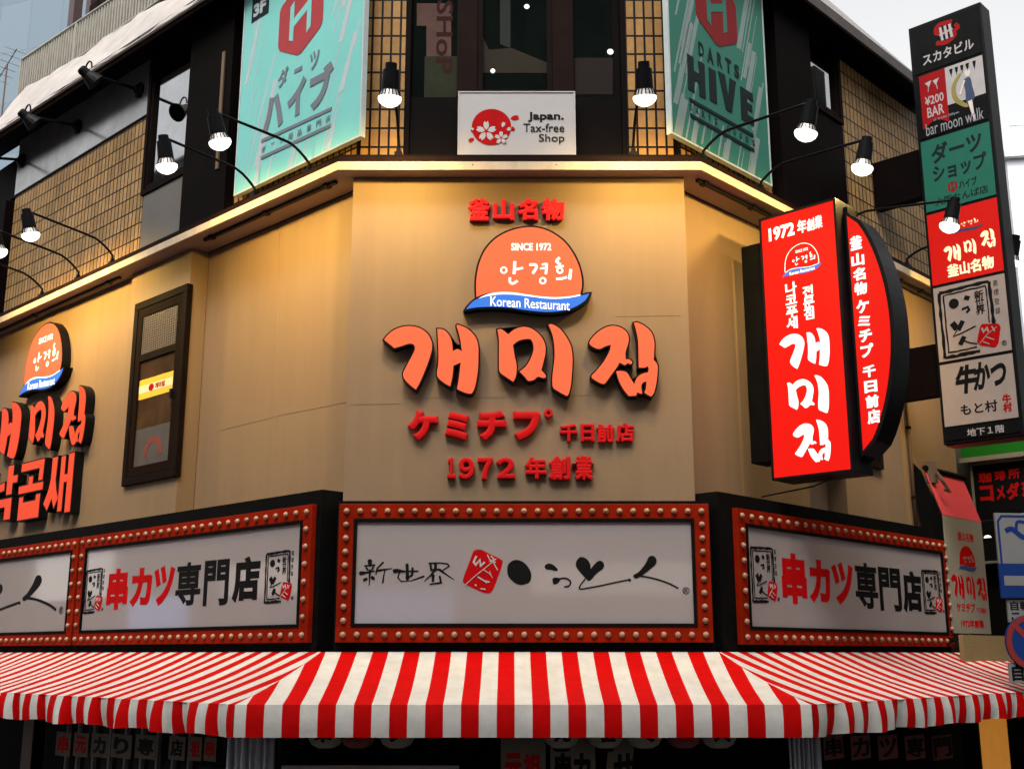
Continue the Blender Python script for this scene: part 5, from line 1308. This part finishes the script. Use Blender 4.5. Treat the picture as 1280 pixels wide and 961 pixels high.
# unlit spotlights over the grey board
def spot(fr, label, mount_px, head_px, head=True):
    um, zm = fr.on(mount_px[0], mount_px[1], -0.07)
    t = Thing('spotlight', label, 'spotlight', fr, (um, -0.074, zm), 'unlit spotlights on the grey board')
    f = t.mb(); f.lathe((um, -0.074, zm), (0, 1, 0), [(0, 0.10), (0.03, 0.10), (0.045, 0.07), (0.07, 0.05), (0.09, 0.02)], 12); t.add('mount', f, M_BLACKM)
    if head:
        dh, zh = fr.at_u(head_px[0], head_px[1], um)
        f = t.mb(); f.tube([(um, 0.0, zm), (um, dh - 0.04, zh + 0.02)], 0.02, 8); t.add('arm', f, M_BLACKM)
        ax = Vector((0.25, -0.75, -0.6)).normalized(); c_ = Vector((um, dh, zh))
        f = t.mb(); f.lathe(c_ - ax * 0.10, ax, [(0, 0.05), (0.02, 0.06), (0.10, 0.065), (0.18, 0.10), (0.24, 0.12), (0.235, 0.10)], 16); hd = t.add('head', f, M_BLACKM)
        f = t.mb(); f.stroke([(um + 0.09 * math.cos(a), zh + 0.06 + 0.11 * math.sin(a)) for a in [math.pi * k / 10 for k in range(11)]], 0.015, dh, t=0.015); t.add('yoke', f, M_BLACKM)
spot(FL, 'black unlit spotlight on the grey board nearest the tall left window', (175, 113), (109, 93))
spot(FL, 'black unlit spotlight in the middle of the grey board', (98, 158), (33, 146))
spot(FL, 'black unlit spotlight at the far left end of the grey board', (28, 201), (-45, 195))

# ------------------------------------------------------------------ hanging banner with sloped pink top
hb = Thing('drop_banner', 'beige cloth drop banner with sloped pink top hanging at the end of the right wall', 'banner', FR, (4.9, 0.5, Z(0.1)))
dF = 0.315
q = [FR.on(1175, 642, dF), FR.on(1226, 652, dF), FR.on(1240, 795, dF), FR.on(1195, 787, dF)]
u0, u1 = (q[0][0] + q[3][0]) / 2, (q[1][0] + q[2][0]) / 2; z1 = (q[0][1] + q[1][1]) / 2; z0 = (q[2][1] + q[3][1]) / 2
top = FR.at_u(1155, 590, u0); dt_, zt_ = top
dt_ = max(0.05, min(dt_, 0.25))
zt_ = FR.on(1156, 588, dt_)[1]
M_CLOTH = mat('beige_cloth', (0.21, 0.19, 0.145), 0.7, var=0.06, scale=4)
c = hb.mb(); c.box(u0, u1, dF - 0.012, dF, z0, z1); dr = hb.add('drop', c, M_CLOTH)
c = hb.mb(); c.side([(dF + 0.002, z1 + 0.001), (dF - 0.010, z1 + 0.001), (dt_, zt_), (dt_ + 0.012, zt_ + 0.004)], u0, u1); hb.add('sloped_top', c, mat('pink_cloth', (0.50, 0.055, 0.07), 0.6, var=0.05, spec=0.1))
c = hb.mb(); c.side([(dF - 0.02, z1 - 0.01), (dF - 0.02, z0 + 0.02), (dF - 0.12, z0 + 0.02), (0.004, zt_ - 0.1), (0.004, zt_ + 0.12), (dt_ - 0.03, zt_ + 0.0)], u0 - 0.012, u0 - 0.002); hb.add('side_panel', c, M_BLACK)
c = hb.mb(); c.tube([(u0 - 0.02, dt_ + 0.02, zt_ + 0.03), (u1 + 0.02, dt_ + 0.02, zt_ + 0.03)], 0.03, 10); hb.add('roller', c, M_BRONZE)
c = hb.mb(); c.box(u0 + 0.02, u0 + 0.13, dt_ - 0.0, dt_ + 0.10, zt_ - 0.14, zt_ + 0.10); c.tube([(u0 + 0.08, dt_ + 0.11, zt_ - 0.02), (u0 + 0.10, dt_ + 0.16, zt_ - 0.12), (u0 + 0.20, dt_ + 0.20, zt_ - 0.25), (u0 + 0.12, dt_ + 0.17, zt_ - 0.22)], 0.02, 6); hb.add('roller_bracket', c, mat('bracket_metal', (0.12, 0.09, 0.07), 0.45))
W, Hh = u1 - u0, z1 - z0
cellb = lambda x0, x1, y0, y1: (u0 + W * x0, u0 + W * x1, z1 - Hh * y1, z1 - Hh * y0)
s = hb.mb(); s.text('釜山名物', cellb(.32, .74, .12, .20), dF + 0.001, 0.002, 0.03); s.text('ケミチプ', cellb(.14, .62, .74, .82), dF + 0.001, 0.002, 0.04); s.text('千日前店', cellb(.66, .92, .77, .82), dF + 0.001, 0.002, 0.03); s.text('1972年創業', cellb(.22, .82, .88, .95), dF + 0.001, 0.002, 0.03); hb.add('banner_lettering', s, M_REDINK, dr)
for shp, x0, x1 in ((GAE, .06, .38), (MI, .44, .66), (JIP, .72, .97)):
    mp = fit(shp, cellb(x0, x1, .50, .71)); s = hb.mb()
    for p in shp: s.flat(smooth([mp(x) for x in p], 3), dF + 0.001)
    hb.add('brush_letter', s, M_REDINK, dr)
b = cellb(.28, .76, .24, .46); mp = fit([smooth(DOME, 3), smooth(BAND, 3)], b)
s = hb.mb(); s.flat(smooth([mp(p) for p in DOME], 3), dF + 0.001); dm_ = hb.add('dome_print', s, M_REDINK, dr)
s = hb.mb(); s.flat(smooth([mp(p) for p in BAND], 3), dF + 0.003); hb.add('dome_band', s, mat('navy_print', (0.03, 0.05, 0.16), 0.5), dr)
script_on(hb, FR, mp, (b[1] - b[0]) / 165, dF + 0.003, 'dome_script', M_CLOTH, dm_)
# ------------------------------------------------------------------ neighbouring shop beyond the right front
FN = sign_frame(6.6)
nb = Thing('neighbour_shop', 'dark neighbouring shop with a grey wall and green fascia at the right edge', 'shop building', FN, (2.0, 0, 0))
zg0, zg1 = FN.on(1240, 573)[1], FN.on(1240, 556)[1]
ng0 = FN.on(1213, 565)[0]
c = nb.mb(); c.box(-9, 7.0, -6.0, -0.02, 0, zg1 + 0.25); nb.add('wall', c, mat('neighbour_grey_wall', (0.10, 0.09, 0.07), 0.6, var=0.1, scale=2))
c = nb.mb(); c.box(ng0, 7.0, -0.018, 0.30, zg0, zg1 + 0.12); nb.add('green_fascia', c, mat('green_fascia', (0.012, 0.13, 0.012), 0.5, spec=0.1, var=0.06))
c = nb.mb(); c.box(ng0 - 0.02, 7.0, -0.018, 0.33, zg0 - 0.06, zg0 - 0.002); nb.add('fascia_edge', c, mat('edge_cream', (0.20, 0.18, 0.13), 0.5))
c = nb.mb(); c.box(-8.9, 7.0, -0.018, 0.02, 0, FN.on(1240, 660)[1]); nb.add('opening_shade', c, M_BLACK)  # solid black sheet; the shade inside the shop opening is in its colour
c = nb.mb(); u, z = FN.on(1238, 669, 0.10); c.lathe((u, 0.10, z + 0.02), (0, 0, -1), [(0, 0.03), (0.02, 0.10), (0.05, 0.11), (0.06, 0.02)], 16); nb.add('ceiling_lamp', c, mat('ceiling_lamp_glass', (0.9, 0.9, 0.85), 0.3, emit=(255, 246, 225), es=1.3))
ks = Thing('coffee_sign', 'black shop sign with hand-painted red characters under the green fascia', 'shop sign', FN, (2.4, 0.02, FN.on(1230, 640)[1]))
kz1 = FN.on(1240, 579, .2)[1]; kz0 = FN.on(1240, 700, .2)[1]; ku0 = FN.on(1217, 600, .2)[0]
c = ks.mb(); c.box(ku0, 6.5, 0.021, 0.196, kz0, kz1); bd = ks.add('board', c, M_TOTB)
c = ks.mb(); c.frame(ku0 - 0.03, 6.5, kz0 - 0.03, kz1 + 0.03, 0.028, 0.03, 0.21); ks.add('frame', c, mat('sign_frame_grey', (0.16, 0.15, 0.13), 0.4))
s = ks.mb()
for ch, q in (('珈', (1223, 1239, 590, 603)), ('琲', (1243, 1257, 588, 600)), ('所', (1260, 1275, 585, 598)), ('店', (1279, 1294, 582, 596))): s.text(ch, box_px(FN, .2, *q), 0.20, 0.002, 0.03)
for ch, q in (('コ', (1225, 1242, 606, 626)), ('メ', (1245, 1256, 606, 624)), ('ダ', (1258, 1275, 602, 624)), ('珈', (1277, 1295, 600, 622))): s.text(ch, box_px(FN, .2, *q), 0.20, 0.002, 0.05)
ks.add('painted_characters', s, mat('bright_red_paint', (0.34, 0.005, 0.006), 0.5, spec=0.1), bd)
ts = Thing('tan_board', 'blank tan timber board below the hanging beige banner', 'board', FR, (5.0, 0.35, Z(0.0)))
q = [FR.on(1204, 797, .5), FR.on(1258, 794, .5), FR.on(1258, 823, .5)]
c = ts.mb(); c.box(q[0][0], q[1][0] + 0.4, 0.45, 0.5, q[2][1] - 0.02, q[1][1]); ts.add('panel', c, mat('tan_timber', (0.20, 0.145, 0.065), 0.55, var=0.15, stretch=(1, 1, 12)))
c = ts.mb(); c.box(q[0][0] + 0.05, q[0][0] + 0.10, 0.02, 0.449, q[1][1] - 0.08, q[1][1] - 0.03); ts.add('bracket', c, M_BLACKM)

# traffic signs on one post, facing the street corner
FP = Frame(4.9, 11.4, R(8))
def at(px, py): return FP.on(px, py)
post = Thing('sign_post', 'grey steel post carrying the street signs at the right picture edge', 'sign post', FP, (0.35, 0, 0))
c = post.mb(); up_ = at(1296, 760)[0]; c.tube([(up_, -0.07, 0), (up_, -0.07, at(1290, 640)[1])], 0.03, 12); post.add('pole', c, mat('galvanised', (0.30, 0.31, 0.32), 0.4, 0.6), smooth_=True)
M_SB = mat('sign_blue', (0.006, 0.025, 0.12), 0.5, spec=0.1, var=0.05); M_SW = mat('sign_white', (0.15, 0.145, 0.14), 0.45, var=0.05); M_SR = mat('sign_red', (0.18, 0.008, 0.006), 0.45, var=0.05)
def rect(xl, xr, yt, yb): 
    a = at(xl, (yt+yb)/2); b = at(xr, (yt+yb)/2); return (a[0], b[0], at((xl+xr)/2, yb)[1], at((xl+xr)/2, yt)[1])
def plate(name, label, cat, q, m, d=0.0):
    t = Thing(name, label, cat, FP, ((q[0]+q[1])/2, d, q[2])); c = t.mb(); c.box(q[0], q[1], d - 0.025, d, q[2], q[3]); o = t.add('plate', c, m, bevel=0.005); return t, o
q = rect(1246, 1330, 641, 708); t, o = plate('picture_sign', 'white sign with a dark blue outline, over the blue arrow sign', 'sign', q, M_SW)
W, Hh = q[1]-q[0], q[3]-q[2]
f_ = lambda x, y: (q[0] + W * x, q[3] - Hh * y)
s = t.mb(); s.stroke([f_(.04, .98), f_(.04, .16), f_(.10, .06), f_(.97, .06)], 0.022, 0.001)
s.stroke(smooth([f_(.14, .34), f_(.24, .30), f_(.38, .44), f_(.52, .46), f_(.70, .38)], 4, False), 0.05, 0.001)
s.stroke(smooth([f_(.30, .36), f_(.32, .18), f_(.40, .16), f_(.5, .2), f_(.6, .16)], 4, False), 0.03, 0.001)
t.add('blue_drawing', s, M_SB, o)
q = rect(1248, 1335, 704, 747); t, o = plate('one_way_sign', 'blue rectangular sign with a broad white arrow', 'traffic sign', q, M_SB, 0.03); W, Hh = q[1]-q[0], q[3]-q[2]
s = t.mb(); s.flat([f_(.0+.06, .36), (q[0]+W*.7, q[3]-Hh*.36), (q[0]+W*.7, q[3]-Hh*.14), (q[0]+W*.96, q[3]-Hh*.5), (q[0]+W*.7, q[3]-Hh*.86), (q[0]+W*.7, q[3]-Hh*.64), (q[0]+W*.06, q[3]-Hh*.64)][1:] + [(q[0]+W*.06, q[3]-Hh*.36)], 0.031); t.add('arrow', s, M_SW, o)
q = rect(1260, 1318, 749, 777); t, o = plate('notice_plate', 'small white plate with two lines of black characters under the arrow sign', 'sign plate', q, M_SW); W, Hh = q[1]-q[0], q[3]-q[2]
s = t.mb(); s.text('自転車', (q[0]+W*.06, q[0]+W*.72, q[3]-Hh*.48, q[3]-Hh*.06), 0.001, 0.002, 0.03); s.text('ここは', (q[0]+W*.06, q[0]+W*.8, q[3]-Hh*.96, q[3]-Hh*.54), 0.001, 0.002, 0.03); t.add('lettering', s, M_INK, o)
cu, cz = at(1287, 802); rr = at(1287 + 31, 802)[0] - cu
t = Thing('no_parking_sign', 'round blue sign with red rim and red slash', 'traffic sign', FP, (cu, 0.03, cz - rr))
c = t.mb(); c.lathe((cu, 0.0, cz), (0, 1, 0), [(0, rr), (0.03, rr), (0.0301, rr - 0.004)], 40); o = t.add('plate', c, M_SB)
s = t.mb(); s.stroke([(cu + (rr - 0.028) * math.cos(2*math.pi*k/40), cz + (rr - 0.028) * math.sin(2*math.pi*k/40)) for k in range(40)], 0.055, 0.032, closed=True); s.stroke([(cu - rr*.62, cz + rr*.62), (cu + rr*.62, cz - rr*.62)], 0.055, 0.034); t.add('red_rim', s, M_SR, o)
q = rect(1262, 1322, 827, 853); t, o = plate('vehicle_plate', 'small white plate with bold black characters under the round sign', 'sign plate', q, M_SW); W, Hh = q[1]-q[0], q[3]-q[2]
s = t.mb(); s.text('自転車', (q[0]+W*.05, q[0]+W*.95, q[3]-Hh*.9, q[3]-Hh*.1), 0.001, 0.002, 0.035); t.add('lettering', s, M_INK, o)
# overhead wire by the banner
wr = MB(FN, (0, 0, Z(1)))
a, b = FR.on(1227, 651, .64), FN.on(1281, 646, 0.6)
pa, pb = FR.w(a[0], .64, a[1]), FN.w(b[0] + 1.5, 0.6, b[1])
inv = lambda p: ((p.x - FN.o[0]) * FN.c + (p.y - FN.o[1]) * FN.s, (p.x - FN.o[0]) * FN.s - (p.y - FN.o[1]) * FN.c, p.z)
pA, pB = inv(pa), inv(pb)
wr = MB(FN, pA); wr.tube([tuple(pA[i] + (pB[i] - pA[i]) * k / 8 for i in range(3)) for k in range(9)], 0.008, 6)
single('wire', 'thin dark wire stretched from the beige drop banner to the right edge', 'wire', FN, pA, wr, M_BLACKM)

# ------------------------------------------------------------------ under the awning
M_PAPER = mat('shaded_paper', (0.11, 0.085, 0.06), 0.7, var=0.12)  # paper darkened: the shade under the awning is put into the colour
M_VINYL = mat('clear_vinyl', (0.42, 0.42, 0.45), 0.18, var=0.3, scale=5, spec=0.8, stretch=(6, 6, 0.4))
# lanterns
M_LW = mat('white_paper_lantern', (0.16, 0.14, 0.11), 0.6, var=0.06); M_LR = mat('red_paper_lantern', (0.10, 0.004, 0.004), 0.6, var=0.06)  # lantern colours lowered too, to carry the awning's shade
for i, (px, ch, red, lab) in enumerate(((407, '串', 0, 'white paper lantern nearest the left corner of the awning'), (447, 'カ', 1, 'red paper lantern between the two white lanterns at left'), (496, 'ツ', 0, 'white paper lantern third from the left corner of the awning'),
        (702, '元', 0, 'white paper lantern above the black lettered strip'), (757, '祖', 0, 'white paper lantern between the two hanging strips at right'), (806, 'く', 0, 'white paper lantern left of a red one near the right corner'), (855, '合', 1, 'red paper lantern between two white lanterns near the right corner'), (899, '大', 0, 'white paper lantern nearest the right corner of the awning'))):
    dl = 0.75
    u, zb = FC.on(px, 937, dl); r = 0.15
    t = Thing('paper_lantern', lab, 'lantern', FC, (u, dl, zb), 'paper lanterns under the awning')
    prof = [(0.0, 0.06), (0.02, 0.062)] + [(0.02 + 0.30 * k / 12, (0.075 + (r - 0.075) * math.sin(math.pi * k / 12) ** 0.6) * (1 if k % 2 else 0.985)) for k in range(1, 12)] + [(0.32, 0.062), (0.34, 0.06)]
    c = t.mb(); c.lathe((u, dl, zb), (0, 0, 1), prof, 24); bo = t.add('shade', c, M_LR if red else M_LW, smooth_=True)
    c = t.mb(); c.lathe((u, dl, zb - 0.006), (0, 0, 1), [(0, 0.05), (0.006, 0.064), (0.026, 0.064)], 20); c.lathe((u, dl, zb + 0.32), (0, 0, 1), [(0, 0.064), (0.03, 0.06)], 20); t.add('rim', c, M_BLACK)
    c = t.mb(); c.tube([(u, dl, zb + 0.34), (u, dl, Z(-0.23))], 0.006, 5); t.add('cord', c, M_BLACK)
    c = t.mb(); c.text(ch, (u - 0.065, u + 0.065, zb + 0.07, zb + 0.21), dl + r + 0.004, 0.012, 0.04); t.add('character', c, M_REDINK if red else M_INK, bo)
# hanging strips
def strip(label, fr, d, xl, xr, yt, chars, ink, tilt=0.0):
    q = box_px(fr, d, xl, xr, yt, yt + 30); z1 = q[3] + 0.12; z0 = z1 - 0.95
    t = Thing('hanging_strip', label, 'paper strip', fr, ((q[0]+q[1])/2, d, z0), 'paper menu strips under the awning')
    c = t.mb(); c.prism([(q[0] + tilt, z0), (q[1] + tilt, z0), (q[1], z1), (q[0], z1)], d - 0.006, d); o = t.add('sheet', c, M_PAPER)
    c = t.mb(); W = q[1] - q[0]
    n = len(chars)
    for i, ch in enumerate(chars): c.text(ch, (q[0] + W * (.08 + .84 * i / n), q[0] + W * (.08 + .84 * (i + .94) / n), z1 - 0.44, z1 - 0.21), d + 0.001, 0.002, 0.05)
    t.add('lettering', c, ink, o)
strip('cream paper strip with two red characters under the middle of the awning', FC, 0.55, 626, 682, 925, '元祖', M_REDINK)
strip('cream paper strip with two black characters, right of the red-lettered strip', FC, 0.55, 688, 744, 925, '串カ', M_INK)
strip('tilted cream paper strip with one black character, nearest the right lanterns', FC, 0.55, 764, 796, 925, 'せ', M_INK, -0.12)
# short papers on the left front
chs = [('串', 1), ('元', 1), ('カ', 0), ('り', 0), ('専', 0), ('店', 0), ('祖', 1), ('串', 1)]
xs = [(70, 88), (92, 110), (114, 135), (139, 164), (169, 195), (211, 231), (236, 252), (255, 270)]
words = ['first', 'second', 'third', 'fourth', 'fifth', 'sixth', 'seventh', 'eighth']
for i, ((ch, red), (xa, xb)) in enumerate(zip(chs, xs)):
    d = 0.45; yt = 914 + (xa - 70) * 0.035; q = box_px(FL, d, xa, xb, yt, yt + 30)
    t = Thing('menu_paper', 'hanging paper with %s character, %s from left under left awning' % ('red' if red else 'black', words[i]), 'paper', FL, ((q[0]+q[1])/2, d, q[2]), 'hanging papers on the left front')
    c = t.mb(); c.box(q[0], q[1], d - 0.004, d, q[2], q[3]); o = t.add('sheet', c, M_PAPER)
    c = t.mb(); W = q[1]-q[0]; Hh = q[3]-q[2]; c.text(ch, (q[0]+W*.12, q[1]-W*.12, q[2]+Hh*.14, q[3]-Hh*.14), d + 0.001, 0.002, 0.045); t.add('lettering', c, M_REDINK if red else M_INK, o)
# shop front: glazed doors, posts, poster frame, vinyl curtains
sf = Thing('shop_glazing', 'dark glazed shopfront with grey mullions under the left side of the awning', 'shopfront', FL, (-3.0, -0.2, 0))
for xa in (78, 92, 112, 132, 152, 172, 192, 212, 232):
    u = FL.on(xa + 3, 950, 0.0)[0]; c = sf.mb(); c.box(u - 0.02, u + 0.02, -0.04, 0.0, 0.1, Z(-0.12)); sf.add('mullion', c, mat('grey_aluminium', (0.20, 0.20, 0.21), 0.4, 0.3))
c = sf.mb(); c.box(-4.9, -0.75, -0.06, -0.045, 0.1, Z(-0.1)); sf.add('glass', c, M_DGLASS)
wp = Thing('timber_post', 'weathered grey timber post under the far left of the awning', 'post', FL, (FL.on(35, 940, .2)[0], 0.2, 0))
u = FL.on(35, 940, .2)[0]; c = wp.mb(); c.box(u - 0.17, u + 0.10, 0.05, 0.2, 0, Z(-0.05)); wp.add('post', c, mat('grey_timber', (0.13, 0.10, 0.075), 0.6, var=0.3, stretch=(6, 6, 0.4)))
c = wp.mb(); c.box(u + 0.102, u + 0.13, 0.08, 0.21, 0, Z(-0.05)); wp.add('edge_strip', c, M_BRONZE)
def curtain(label, fr, d, xa, xb):
    u0, u1 = fr.on(xa, 940, d)[0], fr.on(xb, 940, d)[0]
    t = Thing('vinyl_curtain', label, 'curtain', fr, ((u0+u1)/2, d, 0.3), 'vinyl curtains at the awning corners')
    c = t.mb(); c.grid(lambda a, b: (u0 + (u1-u0)*a, d + 0.03*math.sin(a*38) + 0.02*math.sin(a*17+b*3), 0.3 + (Z(-0.40) - 0.3)*b, a, b), 70, 4); t.add('sheet', c, M_VINYL, smooth_=True)
    c = t.mb(); c.tube([(u0, d, Z(-0.39)), (u1, d, Z(-0.39))], 0.015, 6); t.add('rod', c, M_BLACKM)
    c = t.mb(); c.box(u1 - 0.0, u1 + 0.03, d - 0.02, d + 0.03, 0, Z(-0.36)); t.add('edge_post', c, mat('grey_aluminium', (0.2, 0.2, 0.21)))
curtain('grey translucent vinyl curtain hanging under the left corner of the awning', FC, 0.95, 284, 338)
curtain('grey translucent vinyl curtain hanging under the right corner of the awning', FC, 0.95, 986, 1020)
pf = Thing('poster_frame', 'pale poster frame standing in the dark shopfront left of centre', 'poster frame', FC, (1.0, 0.2, 0.4))
q0, q1 = FC.on(352, 953, .2)[0], FC.on(574, 953, .2)[0]; zt = FC.on(460, 956, .2)[1]
c = pf.mb(); c.frame(q0, q1, 0.45, zt, 0.05, 0.16, 0.2); pf.add('frame', c, mat('frame_wood', (0.26, 0.23, 0.20), 0.5))
c = pf.mb(); c.box(q0 + 0.052, q1 - 0.052, 0.16, 0.175, 0.502, zt - 0.052); pf.add('poster', c, mat('dark_poster', (0.06, 0.05, 0.045), 0.4, var=0.4))
lb = Thing('interior_glow_panel', 'glowing panel added for the warm lit interior under the right end of the awning', 'glowing panel', FR, (4.2, 0.5, 0.3))  # glowing box added in place of a warm lit interior
q0, q1 = FR.on(1225, 930, .3)[0], FR.on(1262, 930, .3)[0]
c = lb.mb(); c.box(q0, q1, 0.10, 0.295, 0.4, Z(-0.42)); lb.add('case', c, M_BLACKM)
c = lb.mb(); c.box(q0 + 0.03, q1 - 0.03, 0.296, 0.302, 0.45, Z(-0.46)); lb.add('face', c, mat('amber_interior_glow', (0.5, 0.3, 0.1), 0.4, emit=(176, 112, 40), es=0.75))
for k in range(5):
    xa = 1030 + 34 * k; d = 0.3; q = box_px(FR, d, xa, xa + 24, 918, 948)
    t = Thing('wall_notice', ['dim paper notice beside the right vinyl curtain', 'dim paper notice, second from the right vinyl curtain', 'dim paper notice in the middle of the right front row', 'dim paper notice, second from the warm glowing panel', 'dim paper notice beside the warm glowing panel'][k], 'paper', FR, ((q[0]+q[1])/2, d, q[2]), 'paper notices on the right front')
    c = t.mb(); c.box(q[0], q[1], d - 0.004, d, q[2], q[3]); o = t.add('sheet', c, mat('dark_paper', (0.12, 0.03, 0.025), 0.6, var=0.2))
    c = t.mb(); c.text('串カツ専門'[k], (q[0]+.02, q[1]-.02, q[2]+.02, q[3]-.02), d + 0.001, 0.002, 0.03); t.add('lettering', c, M_INK, o)
